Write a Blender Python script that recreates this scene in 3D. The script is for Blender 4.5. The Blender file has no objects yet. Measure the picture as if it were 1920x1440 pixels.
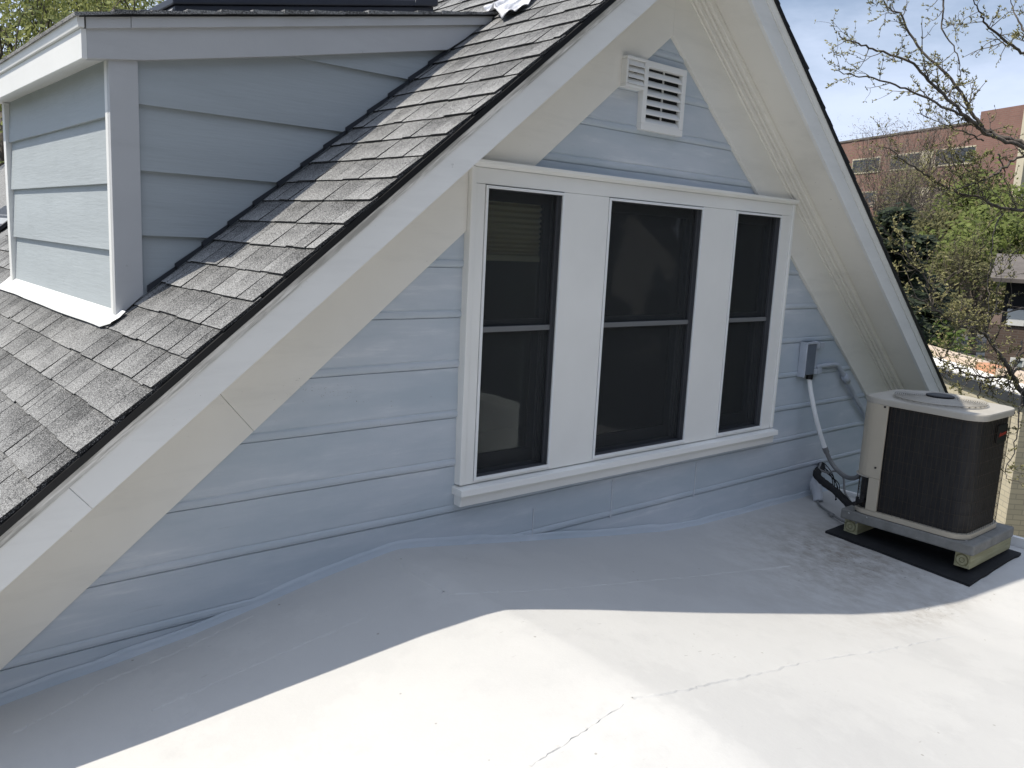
import bpy, bmesh, math, random
from mathutils import Vector, Matrix, noise
R_ = math.radians
random.seed(7)
SC = bpy.context.scene
COL = SC.collection

# ------------------------------------------------------------------ camera, world, sun
S = 3.0                                   # one survey unit of the house = 3 m
FPX, PW, PH = 1576.4, 1920.0, 1440.0
AX_R = Vector((0.7587, -0.6462, 0.0)); YAW, PIT, ROL = 0.714834, -0.168155, 0.050278
f_ = Vector((math.sin(YAW)*math.cos(PIT), math.cos(YAW)*math.cos(PIT), math.sin(PIT)))
r0 = Vector((math.cos(YAW), -math.sin(YAW), 0)); u0 = r0.cross(f_)
r_ = math.cos(ROL)*r0 + math.sin(ROL)*u0
u_ = -math.sin(ROL)*r0 + math.cos(ROL)*u0
EYE = Vector((0, -S, 0))
cam = bpy.data.cameras.new('camera'); cam.sensor_width = 36; cam.lens = FPX/PW*36
cam.clip_start = 0.05; cam.clip_end = 3000
co = bpy.data.objects.new('camera', cam); COL.objects.link(co)
co.matrix_world = Matrix(((r_.x, u_.x, -f_.x, EYE.x), (r_.y, u_.y, -f_.y, EYE.y), (r_.z, u_.z, -f_.z, EYE.z), (0, 0, 0, 1)))
SC.camera = co

SUN_TO = Vector((-0.53, 0.36, 1.0)).normalized()
SUN_EL = math.asin(SUN_TO.z); SUN_ROT = math.atan2(SUN_TO.x, SUN_TO.y)
sun = bpy.data.lights.new('sun', 'SUN'); sun.energy = 4.5; sun.angle = R_(0.5); sun.color = (1.0, 0.935, 0.82)
so = bpy.data.objects.new('sun', sun); COL.objects.link(so); so.location = (0, 0, 40)
so.rotation_euler = SUN_TO.to_track_quat('Z', 'Y').to_euler()

W = bpy.data.worlds.new('World'); SC.world = W; W.use_nodes = True
wt = W.node_tree; wn = wt.nodes; wl = wt.links
for n in list(wn): wn.remove(n)
wo = wn.new('ShaderNodeOutputWorld'); bg = wn.new('ShaderNodeBackground'); bg.inputs['Strength'].default_value = 0.092
sky = wn.new('ShaderNodeTexSky'); sky.sky_type = 'NISHITA'; sky.sun_disc = False
sky.sun_elevation = SUN_EL; sky.sun_rotation = SUN_ROT; sky.air_density = 1.0; sky.dust_density = 0.8; sky.ozone_density = 1.5
tc = wn.new('ShaderNodeTexCoord'); mp = wn.new('ShaderNodeMapping'); mp.inputs['Scale'].default_value = (1.0, 1.0, 3.0)
nz = wn.new('ShaderNodeTexNoise'); nz.inputs['Scale'].default_value = 2.3; nz.inputs['Detail'].default_value = 9; nz.inputs['Roughness'].default_value = 0.6
sx = wn.new('ShaderNodeSeparateXYZ'); mr = wn.new('ShaderNodeMapRange')   # thin white cloud, thicker low in the sky
mr.inputs['From Min'].default_value = 0.02; mr.inputs['From Max'].default_value = 0.36; mr.inputs['To Min'].default_value = 0.62; mr.inputs['To Max'].default_value = 0.05
ad = wn.new('ShaderNodeMath'); ad.operation = 'ADD'
cr = wn.new('ShaderNodeMapRange'); cr.inputs['From Min'].default_value = 0.42; cr.inputs['From Max'].default_value = 1.0; cr.interpolation_type = 'SMOOTHSTEP'
mxw = wn.new('ShaderNodeMix'); mxw.data_type = 'RGBA'; mxw.inputs['B'].default_value = (7.2, 8.2, 10.3, 1)
wl.new(tc.outputs['Generated'], mp.inputs['Vector']); wl.new(mp.outputs[0], nz.inputs['Vector'])
wl.new(tc.outputs['Generated'], sx.inputs[0]); wl.new(sx.outputs['Z'], mr.inputs['Value'])
mz = wn.new('ShaderNodeMapRange'); mz.inputs['From Min'].default_value = 0.48; mz.inputs['From Max'].default_value = 0.78; mz.inputs['To Min'].default_value = 0.0; mz.inputs['To Max'].default_value = 0.62; mz.interpolation_type = 'SMOOTHSTEP'   # unseen cloud overhead, added to lighten level surfaces in shade
wl.new(sx.outputs['Z'], mz.inputs['Value']); ad2 = wn.new('ShaderNodeMath'); ad2.operation = 'ADD'
wl.new(nz.outputs['Fac'], ad.inputs[0]); wl.new(mr.outputs[0], ad.inputs[1]); wl.new(ad.outputs[0], ad2.inputs[0]); wl.new(mz.outputs[0], ad2.inputs[1]); wl.new(ad2.outputs[0], cr.inputs['Value'])
wl.new(cr.outputs[0], mxw.inputs['Factor']); wl.new(sky.outputs[0], mxw.inputs['A'])
wl.new(mxw.outputs['Result'], bg.inputs['Color']); wl.new(bg.outputs[0], wo.inputs['Surface'])
SC.view_settings.view_transform = 'Standard'; SC.view_settings.look = 'None'
SC.view_settings.exposure = 0.25; SC.view_settings.gamma = 1.0; SC.view_settings.use_curve_mapping = False
SC.cycles.max_bounces = 8; SC.cycles.transparent_max_bounces = 12

# ------------------------------------------------------------------ helpers
def ray(px, py):
    return ((px-960)/FPX)*r_ - ((py-720)/FPX)*u_ + f_
def at(px, py, dist):                     # a point seen at a pixel, dist metres away over the ground
    d = ray(px, py); return EYE + d*(dist/math.hypot(d.x, d.y))
def at_z(px, py, z):
    d = ray(px, py); return EYE + d*((z-EYE.z)/d.z)

class MB:
    """collects shapes; build() links them as ONE mesh object. k scales the coordinates"""
    def __init__(s, k=1.0): s.v = []; s.f = []; s.c = []; s.k = k; s.tone = False; s.mi = []
    def add(s, vs, fs, tone=None):
        b = len(s.v); s.v.extend([tuple(q) for q in vs]); s.f.extend([tuple(i+b for i in q) for q in fs])
        if tone is None: s.c.extend([0.5]*len(vs))
        else:
            s.tone = True; s.c.extend(tone if isinstance(tone, (list, tuple)) else [tone]*len(vs))
        return s
    def box(s, x0, x1, y0, y1, z0, z1, tone=None):
        return s.add([(x0,y0,z0),(x1,y0,z0),(x1,y1,z0),(x0,y1,z0),(x0,y0,z1),(x1,y0,z1),(x1,y1,z1),(x0,y1,z1)],
              [(0,3,2,1),(4,5,6,7),(0,1,5,4),(1,2,6,5),(2,3,7,6),(3,0,4,7)], tone)
    def prism(s, poly, axis, a, b, tone=None):   # poly: 2D ring; axis 'y' -> (x,z), 'x' -> (y,z), 'z' -> (x,y)
        n = len(poly)
        P = {'y': lambda p, t: (p[0], t, p[1]), 'x': lambda p, t: (t, p[0], p[1]), 'z': lambda p, t: (p[0], p[1], t)}[axis]
        vs = [P(p, a) for p in poly]+[P(p, b) for p in poly]
        fs = [tuple(range(n)), tuple(range(2*n-1, n-1, -1))]+[(i, i+n, (i+1) % n+n, (i+1) % n) for i in range(n)]
        return s.add(vs, fs, tone)
    def obox(s, c, ax, ay, az, hx, hy, hz, tone=None):
        c = Vector(c); vs = []
        for k in (-1, 1):
            for (i, j) in ((-1,-1),(1,-1),(1,1),(-1,1)): vs.append(c+ax*hx*i+ay*hy*j+az*hz*k)
        return s.add(vs, [(0,3,2,1),(4,5,6,7),(0,1,5,4),(1,2,6,5),(2,3,7,6),(3,0,4,7)], tone)
    def tube(s, pts, r, n=8, caps=True, tone=None):
        pts = [Vector(p) for p in pts]; m = len(pts)
        rs = r if isinstance(r, (list, tuple)) else [r]*m
        vs = []; fs = []; prev = None
        for i, p in enumerate(pts):
            t = (pts[min(i+1, m-1)]-pts[max(i-1, 0)])
            if t.length < 1e-9: t = Vector((0, 0, 1))
            t.normalize()
            if prev is None:
                a = t.orthogonal().normalized()
            else:
                a = prev-t*prev.dot(t)
                a = a.normalized() if a.length > 1e-6 else t.orthogonal().normalized()
            prev = a; b = t.cross(a)
            for q in range(n):
                an = 2*math.pi*q/n; vs.append(p+(a*math.cos(an)+b*math.sin(an))*rs[i])
        for i in range(m-1):
            for q in range(n): fs.append((i*n+q, i*n+(q+1) % n, (i+1)*n+(q+1) % n, (i+1)*n+q))
        if caps and n > 2: fs += [tuple(range(n-1, -1, -1)), tuple(range((m-1)*n, m*n))]
        return s.add(vs, fs, tone)
    def rings(s, rings, close=True, cap0=False, cap1=False, tone=None):   # list of equal-length closed rings
        n = len(rings[0]); vs = [p for r in rings for p in r]; fs = []
        for i in range(len(rings)-1):
            for q in range(n if close else n-1): fs.append((i*n+q, i*n+(q+1) % n, (i+1)*n+(q+1) % n, (i+1)*n+q))
        if cap0: fs.append(tuple(range(n-1, -1, -1)))
        if cap1: fs.append(tuple(range((len(rings)-1)*n, len(rings)*n)))
        return s.add(vs, fs, tone)
    def build(s, name, mat, parent=None, smooth=False, bevel=0.0, label=None, fix=True):
        off = Vector((0, 0, 0)); p = parent
        while p is not None: off += p.location; p = p.parent
        me = bpy.data.meshes.new(name)
        me.from_pydata([(x*s.k-off.x, y*s.k-off.y, z*s.k-off.z) for x, y, z in s.v], [], s.f)
        if s.tone:
            a = me.attributes.new('tone', 'FLOAT', 'POINT'); a.data.foreach_set('value', s.c)
        if fix:
            bm = bmesh.new(); bm.from_mesh(me); bmesh.ops.recalc_face_normals(bm, faces=bm.faces); bm.to_mesh(me); bm.free()
        me.materials.append(mat)
        if smooth:
            me.polygons.foreach_set('use_smooth', [True]*len(me.polygons))
        o = bpy.data.objects.new(name, me); COL.objects.link(o)
        if parent is not None: o.parent = parent
        if bevel:
            m = o.modifiers.new('bevel', 'BEVEL'); m.width = bevel; m.segments = 2; m.limit_method = 'ANGLE'; m.angle_limit = R_(40)
        if label: o['label'] = label
        return o

def thing(name, label, cat, loc=(0, 0, 0), group=None):
    o = bpy.data.objects.new(name, None); COL.objects.link(o); o.location = loc; o.empty_display_size = 0.1
    o['label'] = label; o['category'] = cat
    if group: o['group'] = group
    return o
def tag(o, label, cat, group=None, kind=None):
    o['label'] = label; o['category'] = cat
    if group: o['group'] = group
    if kind: o['kind'] = kind
    return o

# ------------------------------------------------------------------ materials
def newmat(name):
    m = bpy.data.materials.new(name); m.use_nodes = True; t = m.node_tree
    return m, t, t.nodes['Principled BSDF']
def nn(t, kind, **kw):
    n = t.nodes.new(kind)
    for k, v in kw.items():
        if k.startswith('i_'): n.inputs[k[2:].replace('_', ' ')].default_value = v
        else: setattr(n, k, v)
    return n
def pos(t, scale=(1, 1, 1), rot=(0, 0, 0)):
    g = nn(t, 'ShaderNodeNewGeometry'); m = nn(t, 'ShaderNodeMapping')
    m.inputs['Scale'].default_value = scale; m.inputs['Rotation'].default_value = rot
    t.links.new(g.outputs['Position'], m.inputs['Vector']); return m.outputs[0]
def noise_tex(t, vec, scale, detail=5, rough=0.55):
    n = nn(t, 'ShaderNodeTexNoise'); n.inputs['Scale'].default_value = scale; n.inputs['Detail'].default_value = detail; n.inputs['Roughness'].default_value = rough
    t.links.new(vec, n.inputs['Vector']); return n.outputs['Fac']
def rng(t, fac, a, b, c=0.0, d=1.0):
    m = nn(t, 'ShaderNodeMapRange'); m.inputs['From Min'].default_value = a; m.inputs['From Max'].default_value = b
    m.inputs['To Min'].default_value = c; m.inputs['To Max'].default_value = d
    t.links.new(fac, m.inputs['Value']); return m.outputs[0]
def mixc(t, fac, a, b, blend='MIX'):
    m = nn(t, 'ShaderNodeMix', data_type='RGBA', blend_type=blend)
    for k, v in (('A', a), ('B', b)):
        if isinstance(v, (tuple, list)): m.inputs[k].default_value = (*v[:3], 1)
        else: t.links.new(v, m.inputs[k])
    if isinstance(fac, (int, float)): m.inputs['Factor'].default_value = fac
    else: t.links.new(fac, m.inputs['Factor'])
    return m.outputs['Result']
def math_(t, op, a, b=0.0):
    m = nn(t, 'ShaderNodeMath', operation=op)
    for i, v in enumerate((a, b)):
        if isinstance(v, (int, float)): m.inputs[i].default_value = v
        else: t.links.new(v, m.inputs[i])
    return m.outputs[0]
def bump(t, b, h, strength=0.3, dist=0.01, prev=None):
    n = nn(t, 'ShaderNodeBump'); n.inputs['Strength'].default_value = strength; n.inputs['Distance'].default_value = dist
    t.links.new(h, n.inputs['Height'])
    if prev is not None: t.links.new(prev, n.inputs['Normal'])
    t.links.new(n.outputs[0], b.inputs['Normal']); return n.outputs[0]

def paint(name, col, rough=0.5, var=0.06, vscale=3.0, bmp=0.15, stretch=(1, 1, 1), spec=0.3, dirt=None):
    m, t, b = newmat(name); v = pos(t, stretch)
    n1 = noise_tex(t, v, vscale, 6); n2 = noise_tex(t, v, vscale*14, 4)
    lo = tuple(c*(1-var) for c in col); hi = tuple(min(1, c*(1+var)) for c in col)
    c = mixc(t, rng(t, n1, 0.3, 0.7), lo, hi)
    if dirt:
        n3 = noise_tex(t, pos(t, (1, 1, 1)), 38, 3); n4 = noise_tex(t, pos(t, (1, 1, 1)), 1.7, 4)
        c = mixc(t, math_(t, 'MULTIPLY', rng(t, n3, 0.72, 0.76, 0, 0.8), rng(t, n4, 0.48, 0.6)), c, dirt)
    if dirt:
        vo = nn(t, 'ShaderNodeTexVoronoi'); vo.inputs['Scale'].default_value = 5.5; t.links.new(pos(t, (1, 0.15, 1)), vo.inputs['Vector'])
        sp = nn(t, 'ShaderNodeSeparateColor'); t.links.new(vo.outputs['Color'], sp.inputs[0])
        c = mixc(t, math_(t, 'MULTIPLY', rng(t, vo.outputs['Distance'], 0.025, 0.035, 1, 0), rng(t, sp.outputs[0], 0.6, 0.62, 0, 0.75)), c, (0.12, 0.115, 0.11))
        sm_ = noise_tex(t, pos(t, (0.35, 1, 2.2), (0, 0.68, 0)), 3.0, 7, 0.7)
        c = mixc(t, rng(t, sm_, 0.5, 0.75, 0, 0.35), c, tuple(q*0.72 for q in col))
    t.links.new(c, b.inputs['Base Color'])
    b.inputs['Roughness'].default_value = rough; b.inputs['Specular IOR Level'].default_value = spec
    if bmp: bump(t, b, n2, bmp, 0.004)
    return m

M = {}
M['white'] = paint('white_trim_paint', (0.78, 0.78, 0.765), 0.45, 0.04, 2.5, 0.10)
M['cream'] = paint('cream_trim_paint', (0.80, 0.775, 0.715), 0.5, 0.05, 1.6, 0.12, dirt=(0.42, 0.40, 0.36))
M['fascia'] = paint('pale_grey_trim_paint', (0.80, 0.80, 0.785), 0.5, 0.05, 1.5, 0.12, dirt=(0.42, 0.42, 0.41))
M['casing'] = paint('warm_white_casing_paint', (0.83, 0.825, 0.795), 0.45, 0.04, 2.0, 0.12)
M['alu_white'] = paint('white_aluminium', (0.82, 0.83, 0.83), 0.35, 0.02, 3, 0.0)
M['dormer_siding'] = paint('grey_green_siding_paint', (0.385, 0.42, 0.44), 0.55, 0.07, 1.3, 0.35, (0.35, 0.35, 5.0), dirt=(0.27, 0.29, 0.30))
M['dormer_trim_shade'] = paint('dormer_trim_shade_paint', (0.50, 0.505, 0.515), 0.5, 0.06, 2.0, 0.15, dirt=(0.36, 0.36, 0.36))  # white trim in a darker copy for the dormer's shaded side
M['flash'] = paint('white_flashing_metal', (0.86, 0.86, 0.85), 0.4, 0.02, 4, 0.05)
M['dark_metal'] = paint('dark_bronze_metal', (0.035, 0.038, 0.045), 0.45, 0.15, 5, 0.05)
M['sash'] = paint('dark_navy_sash_paint', (0.012, 0.014, 0.019), 0.4, 0.1, 5, 0.05)
M['jamb'] = paint('grey_jamb_track', (0.075, 0.078, 0.085), 0.45, 0.1, 5, 0.05)
M['rail'] = paint('grey_meeting_rail', (0.17, 0.175, 0.18), 0.4, 0.05, 5, 0.03)
M['skylight'] = paint('blue_black_skylight_frame', (0.040, 0.045, 0.060), 0.4, 0.06, 4, 0.03)
M['alu_grey'] = paint('grey_cap_metal', (0.38, 0.39, 0.41), 0.35, 0.06, 4, 0.03)
M['beige'] = paint('beige_powder_coat', (0.45, 0.405, 0.325), 0.4, 0.05, 5, 0.06)
M['beige_dark'] = paint('tan_service_panel', (0.24, 0.22, 0.18), 0.5, 0.08, 5, 0.06)
M['topcover'] = paint('pale_top_cover', (0.41, 0.385, 0.34), 0.4, 0.05, 5, 0.08)
M['coil'] = None
M['black'] = paint('black_plastic', (0.012, 0.012, 0.013), 0.45, 0.1, 8, 0.05)
M['rubber'] = paint('black_rubber_mat', (0.016, 0.017, 0.019), 0.85, 0.25, 7, 0.4, dirt=(0.08, 0.08, 0.08))
M['foam'] = paint('black_foam_insulation', (0.02, 0.02, 0.021), 0.9, 0.25, 18, 0.6)
M['pvc'] = paint('white_painted_pvc', (0.60, 0.62, 0.65), 0.5, 0.06, 9, 0.15)
M['whip'] = paint('light_grey_conduit', (0.86, 0.86, 0.85), 0.45, 0.04, 9, 0.05)
M['whip2'] = paint('mid_grey_conduit', (0.20, 0.20, 0.20), 0.5, 0.08, 9, 0.05)
M['bluepaint'] = paint('blue_painted_metal', (0.44, 0.475, 0.53), 0.45, 0.10, 12, 0.25)
M['bluedark'] = paint('grey_blue_enclosure', (0.15, 0.175, 0.215), 0.4, 0.12, 10, 0.12)
M['upturn'] = paint('blue_painted_felt_upturn', (0.46, 0.495, 0.555), 0.55, 0.14, 4.0, 0.5)
M['blind'] = paint('tan_pleated_cloth', (0.90, 0.76, 0.54), 0.9, 0.05, 6, 0.0)
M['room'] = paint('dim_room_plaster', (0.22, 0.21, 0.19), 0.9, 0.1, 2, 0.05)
M['curtain'] = paint('pale_curtain_cloth', (0.055, 0.054, 0.05), 0.9, 0.1, 3, 0.1)
M['darkwall'] = paint('plain_house_wall', (0.30, 0.345, 0.42), 0.6, 0.08, 2, 0.1)

def siding_mat():                         # old thickly painted wood: blue-grey with chalky paler brush patches
    m, t, b = newmat('chalky_blue_siding_paint')
    v = pos(t, (0.55, 1, 2.4)); v1 = pos(t, (1, 1, 1)); v2 = pos(t, (0.35, 1, 4.0))
    n1 = noise_tex(t, v, 1.6, 8, 0.65); n2 = noise_tex(t, v2, 5.0, 6, 0.7); n3 = noise_tex(t, v1, 90, 3)
    c = mixc(t, rng(t, n1, 0.38, 0.62), (0.455, 0.515, 0.57), (0.55, 0.59, 0.64))
    c = mixc(t, math_(t, 'MULTIPLY', rng(t, n2, 0.52, 0.68, 0, 0.85), rng(t, n1, 0.45, 0.62)), c, (0.69, 0.715, 0.745))
    n4 = noise_tex(t, pos(t, (0.4, 1, 5)), 9, 5, 0.7)
    c = mixc(t, rng(t, n4, 0.66, 0.72, 0, 0.35), c, (0.35, 0.38, 0.425))
    t.links.new(c, b.inputs['Base Color']); b.inputs['Roughness'].default_value = 0.6; b.inputs['Specular IOR Level'].default_value = 0.25
    p = bump(t, b, n2, 0.35, 0.006); bump(t, b, n3, 0.2, 0.0015, p)
    return m
M['siding'] = siding_mat()

def weathered():                          # rake moulding where the white paint is worn to grey wood in streaks
    m, t, b = newmat('peeling_grey_white_paint')
    ang = math.atan(0.815)
    v2_ = pos(t, (1, 1, 1), (0, ang, 0)); mp2 = nn(t, 'ShaderNodeMapping'); mp2.inputs['Scale'].default_value = (0.6, 1, 9.0); t.links.new(v2_, mp2.inputs['Vector']); v = mp2.outputs[0]; n1 = noise_tex(t, v, 5, 7, 0.7); n2 = noise_tex(t, pos(t), 2.2, 4)
    c = mixc(t, rng(t, n1, 0.44, 0.58), (0.36, 0.355, 0.335), (0.76, 0.75, 0.73))
    c = mixc(t, rng(t, n2, 0.52, 0.72), c, (0.82, 0.815, 0.80))
    n3 = noise_tex(t, v, 14, 5, 0.7); c = mixc(t, rng(t, n3, 0.69, 0.74, 0, 0.7), c, (0.15, 0.145, 0.14))
    t.links.new(c, b.inputs['Base Color']); b.inputs['Roughness'].default_value = 0.7
    bump(t, b, n1, 0.4, 0.004); return m
M['worn'] = weathered()

def shingle_mat():
    m, t, b = newmat('grey_asphalt_shingle')
    at_ = nn(t, 'ShaderNodeAttribute', attribute_name='tone')
    v = pos(t)
    g1 = noise_tex(t, v, 210, 2, 0.6); g2 = noise_tex(t, v, 420, 1, 0.5); n3 = noise_tex(t, v, 16, 5, 0.65)
    base = nn(t, 'ShaderNodeValToRGB'); e = base.color_ramp.elements
    e[0].position = 0.0; e[0].color = (0.018, 0.018, 0.019, 1); e[1].position = 1.0; e[1].color = (0.42, 0.42, 0.415, 1); m_ = e.new(0.22); m_.color = (0.085, 0.085, 0.086, 1)
    k = math_(t, 'ADD', at_.outputs['Fac'], rng(t, n3, 0.3, 0.7, -0.09, 0.09))
    k = math_(t, 'ADD', k, rng(t, g1, 0.36, 0.64, -0.30, 0.34))
    t.links.new(k, base.inputs['Fac'])
    c = mixc(t, rng(t, g2, 0.60, 0.70, 0, 0.6), base.outputs['Color'], (0.62, 0.62, 0.61))
    t.links.new(c, b.inputs['Base Color']); b.inputs['Roughness'].default_value = 0.85; b.inputs['Specular IOR Level'].default_value = 0.35
    bump(t, b, g1, 0.8, 0.005); return m
M['shingle'] = shingle_mat()

def roofcoat():
    m, t, b = newmat('white_elastomeric_roof_coating')
    v = pos(t); n1 = noise_tex(t, v, 1.1, 6, 0.6); n2 = noise_tex(t, v, 6.0, 6, 0.65); n3 = noise_tex(t, v, 70, 3)
    c = mixc(t, rng(t, n1, 0.35, 0.65), (0.485, 0.480, 0.468), (0.53, 0.524, 0.510))
    c = mixc(t, rng(t, n2, 0.55, 0.75, 0, 0.5), c, (0.445, 0.442, 0.434))
    # faint scrub marks and litter specks
    w = nn(t, 'ShaderNodeTexNoise'); w.inputs['Scale'].default_value = 24; w.inputs['Detail'].default_value = 2
    t.links.new(pos(t, (1.0, 3.2, 1), (0, 0, 0.5)), w.inputs['Vector'])
    gate = rng(t, noise_tex(t, v, 2.3, 3), 0.52, 0.66)
    c = mixc(t, math_(t, 'MULTIPLY', rng(t, w.outputs['Fac'], 0.70, 0.75, 0, 0.6), gate), c, (0.30, 0.29, 0.27))
    pt = noise_tex(t, pos(t, (1, 1, 1), (0, 0, 0.2)), 0.55, 8, 0.7)          # patches where the coat is thicker or scuffed
    c = mixc(t, rng(t, pt, 0.50, 0.53, 0, 0.30), c, (0.432, 0.428, 0.42))
    vo = nn(t, 'ShaderNodeTexVoronoi'); vo.inputs['Scale'].default_value = 13; t.links.new(v, vo.inputs['Vector'])
    sp = nn(t, 'ShaderNodeSeparateColor'); t.links.new(vo.outputs['Color'], sp.inputs[0])
    c = mixc(t, math_(t, 'MULTIPLY', rng(t, vo.outputs['Distance'], 0.055, 0.075, 1, 0), rng(t, sp.outputs[0], 0.80, 0.82, 0, 0.6)), c, (0.20, 0.18, 0.15))
    # brown drain stain below the condenser's line set
    a2 = nn(t, 'ShaderNodeAttribute', attribute_name='tone')
    n5 = noise_tex(t, pos(t, (1.3, 0.9, 1), (0, 0, 0.3)), 11, 8, 0.75); n6 = noise_tex(t, v, 2.6, 5)
    st = math_(t, 'MULTIPLY', a2.outputs['Fac'], rng(t, n5, 0.38, 0.60))
    c = mixc(t, st, c, (0.185, 0.155, 0.12))
    spk = rng(t, noise_tex(t, pos(t, (1, 2, 1), (0, 0, -0.4)), 30, 3), 0.64, 0.69, 0, 0.9)
    c = mixc(t, math_(t, 'MULTIPLY', math_(t, 'MULTIPLY', spk, a2.outputs['Fac']), rng(t, n6, 0.45, 0.6)), c, (0.06, 0.055, 0.05))
    t.links.new(c, b.inputs['Base Color']); b.inputs['Roughness'].default_value = 0.55; b.inputs['Specular IOR Level'].default_value = 0.3
    p = bump(t, b, n2, 0.25, 0.012); bump(t, b, n3, 0.12, 0.002, p); return m
M['roofcoat'] = roofcoat()

def coilmat():
    m, t, b = newmat('black_condenser_fins')
    g = nn(t, 'ShaderNodeNewGeometry'); s = nn(t, 'ShaderNodeSeparateXYZ'); t.links.new(g.outputs['Position'], s.inputs[0])
    w = math_(t, 'SINE', math_(t, 'MULTIPLY', s.outputs['Z'], 900.0))
    n = noise_tex(t, pos(t, (6, 6, 1)), 6, 4)
    c = mixc(t, rng(t, n, 0.4, 0.7), (0.006, 0.006, 0.007), (0.018, 0.017, 0.016))
    t.links.new(c, b.inputs['Base Color']); b.inputs['Roughness'].default_value = 0.6
    bump(t, b, w, 0.3, 0.003); return m
M['coil'] = coilmat()
M['wire'] = paint('black_coated_wire', (0.05, 0.038, 0.028), 0.4, 0.3, 30, 0.0)

def concrete(name, col, var=0.25):
    m, t, b = newmat(name); v = pos(t); n1 = noise_tex(t, v, 9, 7, 0.65); n2 = noise_tex(t, v, 120, 3)
    c = mixc(t, rng(t, n1, 0.3, 0.7), tuple(q*(1-var) for q in col), tuple(q*(1+var) for q in col))
    c = mixc(t, rng(t, noise_tex(t, v, 26, 3), 0.70, 0.73, 0, 0.8), c, (0.6, 0.6, 0.58))
    t.links.new(c, b.inputs['Base Color']); b.inputs['Roughness'].default_value = 0.9
    bump(t, b, n2, 0.4, 0.003); return m
M['concrete'] = concrete('weathered_grey_concrete', (0.20, 0.20, 0.19))
def woodend():
    m, t, b = newmat('treated_timber')
    v = pos(t, (0.6, 7, 7)); n1 = noise_tex(t, v, 6, 6, 0.6)
    c = mixc(t, rng(t, n1, 0.35, 0.65), (0.27, 0.26, 0.155), (0.40, 0.385, 0.25))
    t.links.new(c, b.inputs['Base Color']); b.inputs['Roughness'].default_value = 0.8
    bump(t, b, n1, 0.3, 0.004); return m
M['timber'] = woodend()
M['ring'] = paint('timber_growth_ring', (0.17, 0.16, 0.085), 0.85, 0.2, 30, 0.2)

def glassmat():
    m, t, b = newmat('window_glass')
    t.nodes.remove(b); out = t.nodes['Material Output']
    tr = nn(t, 'ShaderNodeBsdfTransparent'); tr.inputs['Color'].default_value = (0.80, 0.85, 0.84, 1)
    gl = nn(t, 'ShaderNodeBsdfGlossy'); gl.inputs['Roughness'].default_value = 0.02
    fr = nn(t, 'ShaderNodeFresnel'); fr.inputs['IOR'].default_value = 1.42
    bp = nn(t, 'ShaderNodeBump'); bp.inputs['Strength'].default_value = 0.05; bp.inputs['Distance'].default_value = 0.02
    t.links.new(noise_tex(t, pos(t), 3.0, 2), bp.inputs['Height']); t.links.new(bp.outputs[0], gl.inputs['Normal'])
    mx = nn(t, 'ShaderNodeMixShader'); t.links.new(fr.outputs[0], mx.inputs[0]); t.links.new(tr.outputs[0], mx.inputs[1]); t.links.new(gl.outputs[0], mx.inputs[2])
    t.links.new(mx.outputs[0], out.inputs['Surface']); return m
M['glass'] = glassmat()
def screenmat():
    m, t, b = newmat('insect_screen_mesh'); out = t.nodes['Material Output']
    b.inputs['Base Color'].default_value = (0.034, 0.038, 0.040, 1); b.inputs['Roughness'].default_value = 0.7
    tr = nn(t, 'ShaderNodeBsdfTransparent'); mx = nn(t, 'ShaderNodeMixShader'); mx.inputs[0].default_value = 0.5
    t.links.new(tr.outputs[0], mx.inputs[1]); t.links.new(b.outputs[0], mx.inputs[2]); t.links.new(mx.outputs[0], out.inputs['Surface']); return m
M['screen'] = screenmat()
def plain(name, col, rough=0.7, emit=None, metal=0.0):
    m, t, b = newmat(name); v = pos(t); n = noise_tex(t, v, 4, 4)
    t.links.new(mixc(t, rng(t, n, 0.3, 0.7), tuple(c*0.88 for c in col), tuple(min(1, c*1.1) for c in col)), b.inputs['Base Color'])
    b.inputs['Roughness'].default_value = rough; b.inputs['Metallic'].default_value = metal; return m
M['logo_red'] = plain('red_badge_lettering', (0.30, 0.035, 0.02), 0.4)
def plasticmat():
    m, t, b = newmat('silvery_plastic_sheet'); n = noise_tex(t, pos(t), 11, 3)
    t.links.new(mixc(t, rng(t, n, 0.38, 0.56), (0.20, 0.21, 0.24), (0.72, 0.71, 0.73)), b.inputs['Base Color'])
    b.inputs['Roughness'].default_value = 0.3; return m
M['plastic'] = plasticmat()

def leafmat(name, lo, hi, trans=0.35):
    m, t, b = newmat(name); out = t.nodes['Material Output']
    a = nn(t, 'ShaderNodeAttribute', attribute_name='tone')
    c = mixc(t, a.outputs['Fac'], lo, hi)
    t.links.new(c, b.inputs['Base Color']); b.inputs['Roughness'].default_value = 0.6; b.inputs['Specular IOR Level'].default_value = 0.2
    tl = nn(t, 'ShaderNodeBsdfTranslucent'); t.links.new(c, tl.inputs['Color'])
    mx = nn(t, 'ShaderNodeMixShader'); mx.inputs[0].default_value = trans
    t.links.new(b.outputs[0], mx.inputs[1]); t.links.new(tl.outputs[0], mx.inputs[2]); t.links.new(mx.outputs[0], out.inputs['Surface']); return m
M['leaf_fresh'] = leafmat('fresh_yellow_green_leaves', (0.16, 0.18, 0.05), (0.42, 0.45, 0.17))
M['leaf_mid'] = leafmat('mid_green_leaves', (0.085, 0.11, 0.028), (0.20, 0.24, 0.065))
M['leaf_bush'] = leafmat('green_bush_leaves', (0.05, 0.08, 0.018), (0.14, 0.20, 0.045))
M['leaf_olive'] = leafmat('olive_brown_buds', (0.10, 0.098, 0.045), (0.22, 0.21, 0.095))
M['leaf_brown'] = leafmat('grey_brown_twig_haze', (0.11, 0.088, 0.07), (0.25, 0.20, 0.16))
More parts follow.
